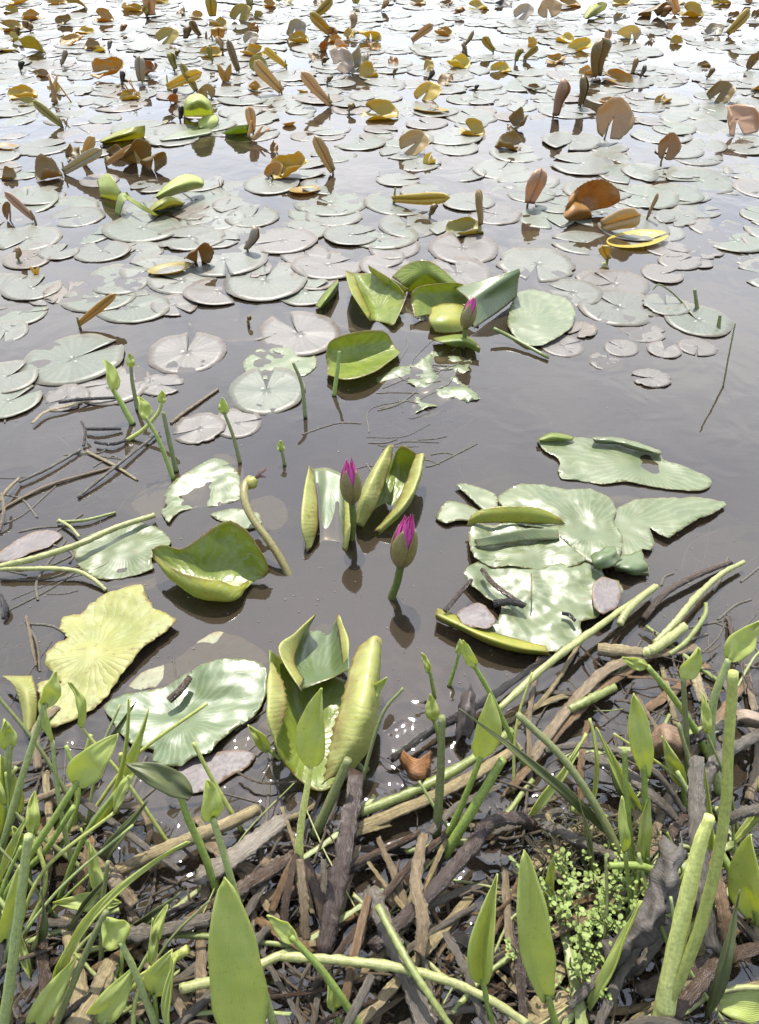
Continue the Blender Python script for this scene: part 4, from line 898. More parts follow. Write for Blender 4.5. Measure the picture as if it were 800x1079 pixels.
E('s', 415, 214, 16, 36, 'o', 76, 'ochre rolled leaf lying on its side beyond the green cluster', 'the ochre roll on its side')
E('k', 453, 230, 10, 12, 'b'); E('h', 435, 162, 32, 24, 't', 12, 'smooth tan hooded leaf with a yellow foot', 'the tan hooded leaf')
E('t', 452, 172, 14, 12, 'y')
E('t', 497, 141, 27, 15, 'o', 0, 'ochre shell leaf floating left of a brown curled pair', 'the ochre shell leaf')
E('w', 544, 136, 20, 22, 'b', 0, 'brown curled leaf with dark hollow, upper of a close pair'); E('t', 535, 156, 28, 18, 'b', 0, 'brown domed leaf, lower of a close curled pair', 'the brown curled pair')
E('t', 400, 123, 40, 16, 'o', 0, 'wide ochre clam shaped leaf at the middle of the far field', 'the wide ochre clam leaf')
E('c', 455, 117, 38, 10, 'o', 0, 'flat ochre cup leaf below a rounded yellow leaf'); E('h', 450, 104, 30, 16, 'y', 0, 'rounded yellow leaf just above a flat ochre cup leaf', 'the rounded yellow leaf')
E('s', 351, 183, 16, 36, 't', -24, 'tall tan rolled leaf leaning left over dark water', 'the leaning tan roll')
E('w', 304, 186, 40, 26, 'o', 0, 'ochre winged leaf with open dark folds', 'the ochre winged leaf'); E('h', 290, 187, 20, 16, 'n')
E('c', 322, 202, 34, 14, 'n', 0, 'orange brown leaf casting a dark reflection below the winged leaf')
E('k', 368, 120, 10, 8, 'b'); E('s', 348, 113, 15, 30, 't', -46, 'tan rolled leaf leaning far left in the far middle', 'the far leaning tan roll')
E('s', 297, 99, 16, 30, 't', -40, 'tan rolled leaf leaning left beside a small pale leaf'); E('c', 319, 97, 13, 10, 't')
E('s', 267, 142, 11, 26, 't', -6, 'tan scroll leaf standing above crossed dry strips', 'the tan scroll leaf'); E('x', 272, 149, 26, 18, 't', 20)
E('c', 305, 132, 15, 13, 'n'); E('w', 289, 159, 11, 11, 'r'); E('x', 235, 199, 9, 10, 'b')
E('t', 53, 188, 28, 24, 'b', 0, 'dark brown wrinkled leaf at the left of a brown trio', 'the dark brown wrinkled leaf'); E('s', 68, 184, 14, 28, 'g', 62, 'grey brown roll lying in front of the dark wrinkled leaf')
E('s', 88, 171, 13, 26, 't', 44, 'tan rolled leaf slanting right behind the grey brown roll'); E('w', 78, 166, 18, 14, 'b')
E('h', 145, 174, 34, 29, 'b', -6, 'large brown rounded leaf, rear of the big brown pair', 'the big brown pair'); E('h', 158, 181, 32, 24, 'b', 22, 'large brown rounded leaf, front of the big brown pair')
E('w', 121, 166, 18, 13, 'b'); E('s', 112, 176, 10, 20, 't', 70); E('k', 190, 128, 8, 14, 'd')
E('s', 66, 134, 13, 22, 'l', -52, 'olive leaf leaning left alone on open water', 'the olive leaning leaf'); E('c', 8, 156, 26, 12, 't'); E('t', 10, 188, 16, 13, 'b')
E('s', 37, 234, 12, 26, 'p', -42, 'pinkish tan roll leaning over pale pads on the left', 'the pinkish leaning roll'); E('h', 12, 232, 10, 20, 'b'); E('k', 20, 276, 8, 12, 't'); E('p', 38, 289, 10, 9, 'y')
E('c', 180, 286, 46, 20, 'o', 0, 'ochre bowl shaped leaf with a grey hollow lying left of a brown leaf', 'the ochre bowl leaf'); E('h', 208, 279, 30, 28, 'b', 14, 'smooth brown leaf standing at the right of the ochre bowl')
E('k', 261, 266, 14, 26, 'g', 16, 'grey tan spike leaf over a dark reflection in the left middle', 'the grey tan spike'); E('s', 84, 346, 12, 26, 'n', 62, 'orange rolled leaf nearly lying, with dark shadow, on the left', 'the orange lying roll'); E('k', 262, 343, 6, 6, 'b')
# the smaller ones further out
FARLM = {(116, 82): ('large orange crumpled leaf, the biggest in the far left', 'the big far orange leaf'), (178, 45): ('dull olive upright leaf with a small brown neighbour on its right', 'the far dull olive leaf'), (225, 19): ('tall ochre rolled leaf standing straight near the upper edge', 'the far tall ochre roll'),
 (268, 58): ('wide ochre folded leaf in the middle of the upper left band', 'the far wide ochre leaf'), (360, 77): ('large grey brown withered leaf with a yellow leaf in front', 'the big withered grey leaf'), (387, 42): ('yellow dome like leaf with a small orange leaf below it', 'the far yellow dome'), (577, 20): ('large tan round leaf standing at the upper edge', 'the far tan round leaf'),
 (488, 52): ('dark thin leaf leaning right like a tick mark', 'the tick shaped leaf'), (528, 75): ('yellow lens shaped leaf alone on pads left of the tall brown tan leaf', 'the lone yellow leaf'), (728, 17): ('ochre leaf beside a tan roll at the upper right', 'the upper right ochre leaf'), (662, 42): ('pale grey shiny upright leaf in the upper right', 'the pale shiny leaf'),
 (791, 73): ('brown spiky leaf close to the right border', 'the right border brown leaf'), (12, 31): ('ochre leaf at the upper left border', 'the upper left ochre leaf'), (68, 108): ('fan of splintered tan strips standing on far pads', 'the splintered tan fan'), (238, 86): ('small orange leaf split in two lobes', 'the orange two lobed leaf'), (434, 45): ('tan roll lying slanted in the open far middle', 'the far slanted tan roll'), (332, 20): ('ochre roll leaning far over near the upper edge', 'the far leaning ochre roll'), (766, 38): ('ochre roll lying over beside a grey brown leaf, upper right', 'the upper right ochre roll')}
for a in ['t 12 13 16 9 o', 't 12 31 24 11 o', 't 33 20 20 12 n', 'c 10 54 22 12 l', 'h 40 57 34 23 l', 'k 18 40 7 12 b', 'w 68 25 18 12 b', 'h 85 9 30 14 l', 't 110 22 20 15 n', 't 140 11 24 9 o', 'k 128 35 9 9 r', 't 90 34 22 7 y', 'w 76 45 20 9 n',
          't 98 52 18 12 b', 't 105 54 14 7 y', 'k 115 54 7 10 g', 'k 131 44 6 5 t', 'k 65 70 9 15 g 25', 's 160 18 13 24 p', 'h 178 45 25 18 l', 'k 195 43 11 15 b', 'w 116 82 38 22 n', 's 150 88 12 24 g 8', 'w 160 79 20 15 r', 'k 184 76 11 17 l -20', 's 177 94 13 32 y 66',
          't 25 102 30 12 o', 't 28 110 24 7 l', 'x 68 108 28 28 t', 't 58 96 13 11 o', 't 138 104 22 10 y', 'x 148 103 20 18 t -30', 'k 129 92 7 14 d', 'h 184 110 17 12 r', 't 207 18 16 8 n', 's 225 19 12 24 o', 't 231 27 18 11 o', 'h 254 21 22 19 l', 'k 265 12 14 12 l -30', 't 284 7 15 9 n',
          's 211 40 9 18 b -30', 'x 224 42 20 10 b', 't 268 31 11 9 n', 'h 265 46 18 15 g', 'h 312 38 22 20 g', 't 315 44 22 13 o', 's 332 20 12 20 o 50', 'w 335 5 14 8 b', 's 348 37 13 24 o -52', 't 353 44 15 9 n', 'k 372 32 10 18 p -14', 'h 387 42 26 16 y 20', 'w 393 52 12 11 n',
          't 222 58 24 11 o', 'k 224 67 9 17 l -25', 't 268 58 30 14 o', 's 252 77 12 27 b -28', 'd 270 79 20 17 l 20', 'p 238 86 16 18 n', 't 268 94 13 9 n', 's 302 73 9 19 y -48', 'h 342 54 14 13 r', 'k 340 69 9 8 b', 'h 360 77 24 25 g', 'w 378 75 24 24 g', 't 389 80 21 15 y', 's 208 99 10 26 l -30', 'h 218 104 20 16 g', 'k 184 105 6 9 d',
          'k 404 11 9 12 t', 't 504 9 22 10 o', 'w 530 6 22 7 d', 'h 552 20 22 18 a', 'd 577 20 32 21 t', 't 467 37 21 11 n', 's 434 45 10 18 t 60', 'k 488 52 9 20 b 30', 'k 492 60 8 12 b -40', 't 483 70 25 13 y', 's 520 56 10 14 o -50', 'k 543 67 9 16 l 6', 's 552 64 9 14 l 50', 'w 585 65 20 10 n', 't 528 75 23 10 y', 'h 451 75 13 12 y', 'k 452 87 8 11 d',
          'w 470 88 17 10 b', 'w 414 67 11 9 r', 'k 415 82 6 7 b', 't 595 44 20 11 y', 's 638 48 10 17 p', 't 618 78 16 9 t', 'k 665 80 7 16 t', 'k 675 83 8 11 d', 'h 688 18 36 18 b', 'k 697 20 11 14 r', 's 713 16 14 17 t -40', 't 728 17 25 17 o', 'w 652 23 13 11 g', 'h 662 42 26 19 a', 'w 685 42 8 8 b', 't 713 46 13 11 o -10', 's 766 38 15 24 o 50', 'h 753 36 18 13 g', 'w 773 19 12 9 b', 'w 797 20 12 13 b', 'w 791 73 11 19 b', 't 698 108 20 9 o', 't 640 109 20 7 t', 'h 800 97 18 10 t',
          't 760 4 20 9 o', 's 788 5 10 14 p', 't 742 70 14 6 b', 'w 20 4 20 8 o', 't 60 4 20 8 n', 't 170 3 18 8 o', 'h 300 2 20 8 l', 's 375 6 9 14 l', 't 440 4 18 7 n', 'w 470 5 16 6 b', 't 600 6 24 9 n', 't 655 4 20 8 o', 't 710 4 22 9 o', 'k 745 84 7 10 b', 't 562 94 14 6 b', 'k 500 98 6 6 d', 'k 345 90 8 7 b', 'k 186 62 7 8 b', 't 45 80 14 7 b', 'k 22 76 8 9 d', 'w 330 62 12 7 b', 'w 178 128 10 6 b']:
    q = a.split(); kw = FARLM.get((int(q[1]), int(q[2])), (None, None)); E(q[0], int(q[1]), int(q[2]), int(q[3]), int(q[4]), q[5], int(q[6]) if len(q) > 6 else 0, *kw)
# a few more in the crowded far band
for k in range(16):
    y = re_.uniform(-14, 60); x = re_.uniform(-8, 808)
    E(re_.choice('tthswk'), x, y, re_.uniform(9, 18), re_.uniform(7, 14), re_.choice('oonblbrtg'), re_.choice([0, 0, 30, -40]))
# ------------------------------------------------------------------ shoots: spoon shaped leaves on long stalks
GS = 'green spoon leaf shoots by the bank'
rs = random.Random(8)
CG = {'g': (.46, .60, .13, .40), 'p': (.60, .70, .26, .42), 'y': (.72, .78, .22, .40), 'o': (.36, .40, .15, .5), 'w': (1.15, 1.2, .42, .42)}
def blade_mesh(B, T, w, yaw=0, arch=.08, cup=.25, fold=0.0, shape='ovate', seed=0):
    ax = T-B; L = ax.length; ax.normalize()
    mid = (B+T)/2; view = (Vector((0, 0, HCAM))-mid).normalized()
    s = ax.cross(view).normalized(); n = s.cross(ax).normalized()
    if yaw:
        q = Matrix.Rotation(R(yaw), 3, ax); s = q @ s; n = q @ n
    nu, nv = 11, 22; V = []; U = []
    for i in range(nv):
        t = i/(nv-1)
        if shape == 'ovate': wf = (math.sin(math.pi*min(1, t**.72))**.8) if 0 < t < 1 else 0
        elif shape == 'lance': wf = math.sin(math.pi*t**.8)**1.0 if 0 < t < 1 else 0
        else: wf = (.35+.65*min(1, t*2.6)**.8)*min(1, (1-t)*3.2)**.6*(.92+.08*math.sin(t*5))
        wf = wf*.98+.02
        tw = .35*math.sin(seed*5)*t; s2 = s*math.cos(tw)+n*math.sin(tw); n2 = n*math.cos(tw)-s*math.sin(tw)
        sway = s*(.05*L*math.sin(seed*3)*math.sin(t*2.6))
        for j in range(nu):
            u = (j/(nu-1)-.5)*2
            x = u*wf*w/2
            z = arch*L*math.sin(math.pi*t)+cup*abs(u)*wf*w/2*(1+fold*2) + .006*noise.noise(Vector((t*3+seed, u*1.5, seed*3)))
            x *= 1+.09*noise.noise(Vector((t*5+seed, (1 if u > 0 else -1)*3, seed)))
            V.append(B+sway+ax*(L*t)+s2*x*(1-.25*fold)+n2*z); U.append((u*.5, t))
    F = [(i*nu+j, i*nu+j+1, (i+1)*nu+j+1, (i+1)*nu+j) for i in range(nv-1) for j in range(nu-1)]
    return V, F, U, n
def shoot(label, stalk=None, blade=None, rad=3.0, col='g', lean=.45, yaw=0, arch=.05, cup=.25, shape='ovate', mat='shoot', ref=None, base_z=0.0, name='leaf_shoot', extra=None, top_r=.75, fold=0.0, dz=0.0, cat='shoot', group=GS):
    pts = stalk or [blade[0]]
    B0 = at(*pts[0], base_z); root = empty(name, B0)
    P = [B0]+[at_plane(x, y, B0, lean) for x, y in pts[1:]]
    k = m_per_px(P[0])
    if stalk:
        r = [rad*m_per_px(p)*(1 if i == 0 else top_r+(1-top_r)*(1-i/(len(P)-1))) for i, p in enumerate(P)]
        tube('stalk', P if len(P) > 2 else [P[0], (P[0]+P[1])/2, P[1]], r if len(P) > 2 else [r[0], r[1]], M['stalk'], root, color=CG[col], sides=10, rough=.12, seed=rs.random()*9, n=8*len(P))
    if blade:
        (bx, by), (tx, ty), w = blade
        Bp = at_plane(bx, by, B0, lean); Tp = at_plane(tx, ty, B0, lean)
        if dz: Tp = Tp + (Vector((0, 0, HCAM))-Tp).normalized()*dz
        V, F, U, n = blade_mesh(Bp, Tp, w*m_per_px((Bp+Tp)/2), yaw, arch, cup, fold, shape, rs.random()*9)
        V, F, U, mi = sheet(V, F, .0009, n, U)
        mk('leaf_blade', V, F, [M[mat], M[mat]], root, U, mi)
    cx, cy = (blade[1] if blade else pts[-1])
    return reg(root, label, cat, group, cx, cy+10, ref=ref, key='shoot')
S = shoot
# standing in the water at the left
S('green spoon leaf on a dark stalk, left and largest of the water shoots', [(140, 447), (128, 425), (119, 410)], ((121, 413), (109, 379), 20), 3.4, yaw=40, ref='the largest water shoot')
S('thin shoot with a closed green bud behind the largest water shoot', [(145, 432), (140, 405), (138, 387)], ((138, 388), (137, 372), 9), 2.4, 'o')
S('green spoon leaf leaning over a long stalk right of the largest water shoot', [(183, 505), (168, 465), (154, 440)], ((155, 443), (146, 418), 17), 2.6, yaw=30)
S('forked yellow green shoot with a tiny bud and trailing leg', [(134, 464), (152, 452), (166, 436), (171, 424)], ((171, 425), (171, 411), 9), 2.4, 'y')
S('short cut stub standing beside the forked shoot', [(186, 497), (178, 462), (172, 434)], None, 2.8, 'o')
S('single bud shoot with long thin dark stalk, between two round pads', [(253, 488), (246, 460), (236, 434)], ((237, 437), (235, 419), 11), 2.2, 'o')
S('tiny bud shoot just above the water in front of the paired pads', [(300, 490), (297, 474)], ((297, 476), (296, 464), 8), 2.0, 'o')
S('dark thin stalk leaning left out of the water by the notched pad', [(322, 440), (318, 405), (309, 382)], None, 2.2, 'o')
S('thin green stalk standing before the small boat shaped leaf', [(352, 417), (356, 388), (358, 370)], None, 2.4, 'g')
# the bank, from left to right
S('pale green blade with long stalk over the yellow leaf', [(-4, 920), (14, 850), (34, 785), (48, 742)], ((48, 745), (58, 708), 19), 4.0, 'p', yaw=25, mat='shoot')
S('broad green spoon leaf on a stalk bending right, far left of the bank', [(-6, 965), (26, 910), (60, 858), (83, 822)], ((79, 827), (125, 776), 34), 4.2, 'g', arch=.08, ref='the broad spoon leaf at far left')
S('stalk with small rounded leaf at the left border', [(-2, 885), (6, 830), (10, 784)], ((10, 790), (6, 758), 18), 5.0, 'p')
S('wide green leaf standing half cut by the left border', None, ((6, 885), (0, 795), 36), mat='shoot', yaw=30, name='leaf_shoot')
S('small green leaf below the broad spoon leaf', [(32, 935), (30, 908)], ((31, 909), (12, 872), 18), 3.0, 'g')
S('narrow upright green blade close to the left border', None, ((2, 1005), (17, 912), 22), shape='strip', mat='shoot')
S('thick pale green stalk running up along the left edge of the bank', [(2, 1095), (14, 1010), (24, 930), (30, 880)], None, 6.0, 'p', lean=.5)
S('second green stalk crossing the thick pale one', [(-10, 940), (40, 905), (78, 850)], None, 4.0, 'g')
S('short horizontal pale leaf blade above a cut tan stub', [(22, 995), (60, 982), (126, 958)], ((128, 951), (56, 952), 18), 3.6, 'p', lean=.9, shape='lance')
S('long green leaf strip pointing up at the lower left', None, ((28, 1092), (82, 1008), 24), shape='lance', ref='the green strip at lower left')
S('broad flat leaf half hidden under a bright green stalk', None, ((92, 1085), (140, 1018), 30), shape='lance')
S('oval pale leaf in front of the bright green stalk', [(166, 1085), (163, 1048)], ((162, 1050), (182, 1003), 30), 3.0, 'g')
S('bright green thick stalk slanting up to the right at lower left', [(78, 1088), (130, 1045), (198, 1000)], None, 6.5, 'y', lean=1.0)
S('pale stalk with a flared torn leaf top', [(168, 1090), (145, 1030), (127, 992)], ((128, 996), (108, 968), 30), 4.2, 'p', shape='ovate', mat='shoot', ref='the flared torn shoot')
S('olive brown curled spoon leaf on a green stalk', [(232, 950), (215, 900), (198, 862), (190, 838)], ((203, 836), (132, 806), 26), 4.4, 'g', mat='shoot_dull', arch=.12, ref='the olive brown curled leaf')
S('small pale spoon leaf on a long stalk running to the lower edge', [(292, 1092), (262, 990), (236, 900), (224, 862)], ((224, 866), (218, 822), 24), 4.4, 'p', ref='the small pale spoon leaf')
S('largest green leaf blade, standing at the lower edge of the bank', None, ((262, 1125), (236, 926), 58), arch=.03, cup=.12, shape='strip', ref='the largest green blade')
S('yellow white sheath with an upright spoon leaf before the folded leaf', [(316, 930), (316, 880), (328, 806)], ((328, 810), (341, 726), 32), 5.5, 'w', lean=.35, ref='the spoon leaf with yellow white sheath', top_r=.5)
S('short thin green blade between the dull leaf and the folded leaf', [(296, 800), (283, 790)], ((284, 792), (262, 764), 13), 2.4, 'g', lean=.4)
S('small narrow leaf on a thin stalk right of the folded leaf', [(378, 792), (382, 762), (387, 738)], ((386, 740), (408, 714), 11), 2.6, 'g')
S('thick grey green cut stalk leaning beside the folded leaf', [(332, 880), (350, 840), (367, 800)], None, 6.0, 'o', lean=.4)
S('tiny round leaf beside two thin shoots in the open water', [(465, 790), (460, 768), (456, 757)], ((457, 760), (454, 732), 15), 2.4, 'g')
S('thin shoot with a narrow tip leaf just left of the twin leaf shoot', [(458, 735), (454, 712), (452, 706)], ((453, 710), (444, 688), 8), 2.2, 'g')
S('low twin leaf shoot in front of the yellow edged leaf', [(473, 723), (479, 705), (484, 688)], ((484, 690), (485, 674), 9), 2.2, 'g')
S('shoot with a small leaf on a long slanting stalk, beside the twin leaf shoot', [(556, 812), (533, 765), (515, 728), (499, 700)], ((500, 703), (489, 674), 13), 3.2, 'g', lean=.3)
S('pointed oval green leaf standing in the middle of the bank', [(470, 885), (488, 845), (507, 798)], ((506, 800), (515, 731), 28), 4.0, 'g', lean=.35, ref='the pointed oval leaf in mid bank')
S('thick bright green stalk leaning right in mid bank', [(468, 902), (500, 850), (530, 800)], None, 6.0, 'g', lean=.4)
S('upright cut grey green stalk in mid bank', [(460, 880), (464, 820), (466, 755)], None, 5.0, 'o', lean=.35)
S('wide blunt green leaf on twin stalks at right of the bank', [(682, 935), (680, 860), (679, 805)], ((681, 818), (668, 732), 24), 4.0, 'g', lean=.4, shape='strip', ref='the wide blunt leaf')
S('second bare green stalk beside the wide blunt leaf', [(672, 945), (665, 890), (660, 830), (658, 790)], None, 3.6, 'g', lean=.4)
S('short green strip leaf tilted left near the grey bark stem', [(722, 850), (720, 828)], ((721, 832), (697, 776), 16), 3.2, 'g', shape='lance')
S('small spoon leaf on a thin dull stalk at right', [(726, 835), (723, 770), (720, 714)], ((720, 716), (735, 682), 20), 3.6, 'o', yaw=25, ref='the small spoon leaf at right')
S('spoon leaf arching right on a pale stalk near the right edge', [(758, 835), (750, 790), (752, 740), (768, 694)], ((767, 696), (802, 655), 26), 5.0, 'p', ref='the right edge spoon leaf')
S('shoot whose small leaf points left on a thick bent stalk', [(748, 800), (730, 765), (706, 730), (682, 702)], ((683, 703), (656, 692), 13), 4.0, 'g')
S('tall thick pale stalk with a snapped top at right', [(686, 1095), (735, 985), (762, 870), (768, 780), (773, 708)], None, 6.5, 'y', lean=.35, ref='the tall snapped stalk', top_r=.8)
S('thick yellow white stalk base split in two at right', [(694, 1100), (712, 1000), (735, 900), (748, 860)], None, 12.0, 'w', lean=.5, top_r=.45, ref='the yellow white stalk base')
S('tall green leaf with a folded lower end, right of centre at the lower edge', [(590, 1095), (577, 1048)], ((578, 1052), (557, 896), 36), 4.5, 'g', arch=.04, shape='strip', ref='the tall leaf with folded end', cup=.35)
S('folded pointed leaf on a thin stalk left of the tall folded leaf', [(522, 1095), (508, 1030)], ((508, 1036), (527, 922), 32), 3.6, 'g', shape='lance', fold=.8, cup=.5, ref='the folded pointed leaf')
S('small pointed leaf on a stalk slanting to the lower right', [(388, 1095), (345, 1030), (306, 986)], ((310, 992), (281, 966), 16), 4.5, 'g', ref='the small pointed low leaf')
S('tiny leaf beside the slanting stalk at the lower edge', [(360, 1085), (352, 1062)], ((353, 1066), (346, 1034), 15), 3.0, 'g')
S('broad green leaf cut by the right border', [(802, 985), (796, 960)], ((798, 975), (796, 880), 44), 4.0, 'g', yaw=-20, ref='the right border leaf')
S('dark green leaf low in the right corner', None, ((812, 1060), (745, 1050), 34), shape='ovate', lean=1.2)
S('long green stalk slanting into the right border', [(748, 880), (775, 925), (812, 975)], None, 5.0, 'g', lean=1.0, base_z=.06)
S('arched green stalk bending over in front of the weed', [(716, 985), (708, 935), (680, 914), (642, 912)], None, 5.0, 'g', lean=.5)
S('long green stalk slanting down through mid right', [(665, 935), (640, 872), (598, 805), (545, 752)], None, 5.0, 'o', lean=.8)
S('short bright cut stalk beside the fallen grey log', [(602, 852), (640, 862)], None, 4.5, 'g', lean=1.0, base_z=.02)
S('slim green stalk standing in the left corner', [(55, 1090), (88, 1010), (112, 960)], None, 4.0, 'o')
S('thin green stem in front of the largest blade', [(372, 860), (400, 760), (425, 725)], None, 2.2, 'o', lean=.6)

# ------------------------------------------------------------------ stalks, sticks and wreckage lying on the bank
GD = 'dead stalks and debris lying on the bank'
CD = {'g': (.42, .48, .15, .42), 'p': (.62, .64, .26, .45), 's': (.62, .48, .23, .38), 'b': (.15, .085, .045, .24), 'r': (.12, .072, .052, .26), 'k': (.04, .028, .02, .16), 'y': (.27, .225, .165, .34), 't': (.46, .33, .18, .36), 'o': (.38, .22, .09, .4)}
DN = {'g': 'green', 'p': 'pale green', 's': 'straw coloured', 'b': 'brown', 'r': 'reddish brown', 'k': 'blackish wet', 'y': 'grey', 't': 'tan', 'o': 'orange brown'}
def stick(pts, r, col, label=None, ref=None, flat=1.0, name='dead_stalk', mat=None, rough=.25, sides=9, group=GD, desc=None, cat='dead stalk', top=None):
    P = [at(p[0], p[1], p[2] if len(p) > 2 else .012) for p in pts]
    if len(P) == 2: P = [P[0], (P[0]+P[1])/2+Vector((0, 0, .004)), P[1]]
    if col in 'gp': r *= .8; rough = max(rough, .35)
    if pts[0][1] < 600 and pts[0][0] < 320 and col in 'ykbst':
        r = min(r, 1.3+.15*r)

    if col in 'yrbkto' and r > 5: r *= .72; top = top*.72 if top else None; flat *= .75; rough = max(rough, .5)
    k = [m_per_px(p) for p in P]
    rads = [r*k[0], r*k[len(k)//2]*1.04, (top if top else r*.85)*k[-1]]
    o = tube(name, P, rads, mat or (M['stalk'] if col in 'gp' else M['dead']), color=CD[col], flat=flat, rough=rough, seed=rs.random()*30, sides=sides, n=max(14, 10*len(P)))
    q = pts[len(pts)//2]
    return reg(o, label, cat, group, q[0], q[1], desc=desc or (DN[col]+' dead stalk' if col not in 'gp' else 'cut '+DN[col]+' stalk'), ref=ref, key='stick')
D = stick
D([(-6, 598, .02), (38, 588, .024), (84, 573, .026), (125, 555, .022), (163, 543, .012)], 4.2, 'p', 'long pale green stalk lying over the whitish leaf at left', 'the long pale green stalk')
D([(-4, 600, .018), (40, 599, .018), (78, 601, .016), (98, 610, .012), (112, 622, .004)], 3.0, 'p', 'thinner green side branch below the long pale green stalk')
D([(62, 548, .010), (74, 555, .012), (84, 566, .014)], 2.0, 'p'); D([(60, 550, .006), (90, 548, .008), (122, 540, .003)], 2.0, 'g')
D([(34, 446, .008), (48, 434, .010), (70, 428, .010), (94, 422, .006)], 4.5, 's', 'bleached straw blade floating in front of the pads at left', flat=.35)
D([(62, 424, .010), (85, 421, .014), (124, 419, .006)], 3.5, 'k')
D([(82, 524, .004), (120, 493, .010), (168, 455, .006)], 2.6, 'y', 'grey straight stick slanting in the water at left', 'the grey slanting stick')
D([(92, 476, .003), (120, 490, .004), (145, 506, .001)], 1.6, 's'); D([(-4, 540, .002), (50, 512, .004), (120, 492, .002)], 1.8, 't'); D([(-2, 530, .01), (8, 516, .015), (20, 504, .01)], 2.5, 's')
D([(20, 508, .008), (50, 494, .008), (85, 474, .006)], 1.8, 'y'); D([(90, 452, .01), (104, 452, .012), (128, 452, .006)], 3.5, 'k'); D([(100, 466, .01), (118, 468, .01), (134, 464, .006)], 3, 'k')
D([(0, 560, .004), (4, 540, .02), (2, 520, .03)], 2.2, 't'); D([(88, 470, .004), (90, 455, .02), (86, 444, .03)], 1.5, 'b')
D([(180, 446, .002), (198, 432, .004), (230, 410, .003)], 2.2, 't'); D([(28, 650, .008), (34, 680, .012), (38, 702, .006)], 1.6, 't')
D([(0, 628, .01), (6, 640, .012), (4, 652, .006)], 3, 'k')
D([(178, 738, .022), (190, 727, .026), (200, 714, .024)], 4.0, 'b', 'short brown twig lying on the dull green leaf', 'the twig on the dull leaf')
D([(508, 600, .034), (520, 615, .034), (540, 630, .032), (554, 638, .03)], 2.6, 'b', 'thin dark twig across the front torn leaf', 'the twig on the torn leaf')
D([(469, 644, .03), (482, 628, .034), (497, 611, .034)], 2.6, 'r', 'reddish twig poking out at the left of the torn leaf')
D([(520, 636, .03), (538, 634, .034), (552, 638, .028)], 4.0, 'k'); D([(592, 646, .03), (600, 648, .03), (606, 654, .03)], 2.0, 'k')
D([(560, 604, .034), (560, 620, .04), (559, 632, .034)], .8, 's')
# bigger pieces
D([(412, 800, .02), (455, 770, .024), (512, 738, .022), (580, 690, .012)], 6.0, 'k', 'long blackish wet stem reaching into the water at the bank edge', 'the long blackish stem')
D([(525, 748, .03), (575, 702, .036), (620, 668, .034), (690, 618, .02)], 4.6, 'p', 'long straw green stem slanting up past the torn leaf', 'the long straw green stem')
D([(653, 658, .03), (660, 645, .034), (675, 630, .034), (692, 618, .03)], 4.6, 'p', 'curved yellow green stem piece right of the torn leaf')
D([(678, 652, .01), (700, 626, .016), (730, 608, .018), (770, 592, .01)], 3.4, 'b', 'soft brown stem behind the yellow green rooted stem')
D([(690, 678, .020), (712, 655, .028), (735, 628, .026), (760, 605, .020), (784, 592, .016)], 4.2, 'p', 'yellow green rooted stem reaching up right over the water', 'the rooted stem', top=2.2)
D([(630, 684, .018), (650, 686, .022), (676, 688, .022)], 7.0, 's', 'tan rhizome stub at the foot of the rooted stem'); D([(676, 690, .02), (692, 682, .026), (722, 660, .024)], 7.0, 'p', 'pale knobbly base of the rooted stem'); D([(705, 690, .016), (724, 675, .02), (742, 650, .02), (744, 636, .018)], 3.2, 'g')
D([(560, 800, .02), (600, 745, .024), (650, 700, .024), (735, 682, .012)], 7.5, 't', 'wide tan dead blade lying along the bank edge', 'the wide tan dead blade', flat=.3, name='dried_reed')
D([(540, 830, .014), (590, 770, .018), (640, 722, .016), (690, 690, .008)], 6.0, 'o', 'rusty dead blade in front of the wide tan one', flat=.3, name='dried_reed')
D([(380, 856, .02), (440, 832, .026), (490, 805, .026), (540, 770, .02)], 6.5, 'g', 'long dull green stem lying across mid bank', 'the long dull green stem')
D([(378, 872, .016), (440, 846, .022), (490, 822, .022), (548, 786, .016)], 6.5, 's', 'flat straw coloured blade just below the long dull green stem', flat=.4, name='dried_reed')
D([(600, 748, .022), (624, 736, .026), (648, 724, .02)], 6.0, 'g', 'short thick cut stem near the tan dead blade')
D([(575, 790, .04), (620, 785, .06), (660, 795, .07), (695, 818, .06), (722, 856, .02)], 5.5, 'y', 'grey green stem arching over the bank at right', 'the grey arching stem')
D([(620, 796, .03), (660, 815, .044), (690, 840, .04), (714, 862, .02)], 9.0, 'y', 'dark grey withered stem below the arching one', flat=.6)
D([(742, 850, .05), (745, 818, .08), (762, 796, .08), (806, 770, .05)], 9.0, 'y', 'thick dark grey stem curling to the right border', 'the thick curling grey stem')
D([(806, 752, .05), (780, 758, .05), (740, 775, .04), (720, 782, .02)], 8.0, 'k', 'blackish stem behind the thick curling grey stem'); D([(806, 852, .05), (784, 856, .06), (762, 868, .03)], 8.0, 'y')
D([(574, 868, .03), (610, 886, .036), (650, 905, .036), (694, 938, .02)], 8.0, 'y', 'fallen grey log lying above the green weed', 'the fallen grey log')
D([(342, 1000, .02), (352, 950, .034), (364, 890, .050), (376, 818, .055)], 13.0, 'r', 'thick reddish brown post-like stem with a pale broken top', 'the thick reddish stem', top=12)
D([(330, 1040, .02), (372, 985, .03), (430, 915, .03), (470, 880, .02)], 4, 'b')
D([(392, 1000, .03), (450, 945, .04), (498, 892, .05), (515, 868, .06), (545, 862, .05), (560, 868, .03)], 11.0, 'r', 'thick brown stem with a bent tan top in mid bank', 'the bent brown stem')
D([(392, 940, .03), (410, 985, .034), (430, 1030, .034), (452, 1090, .03)], 14.0, 'y', 'thick grey fibrous log at the lower edge', 'the grey fibrous log', top=16)
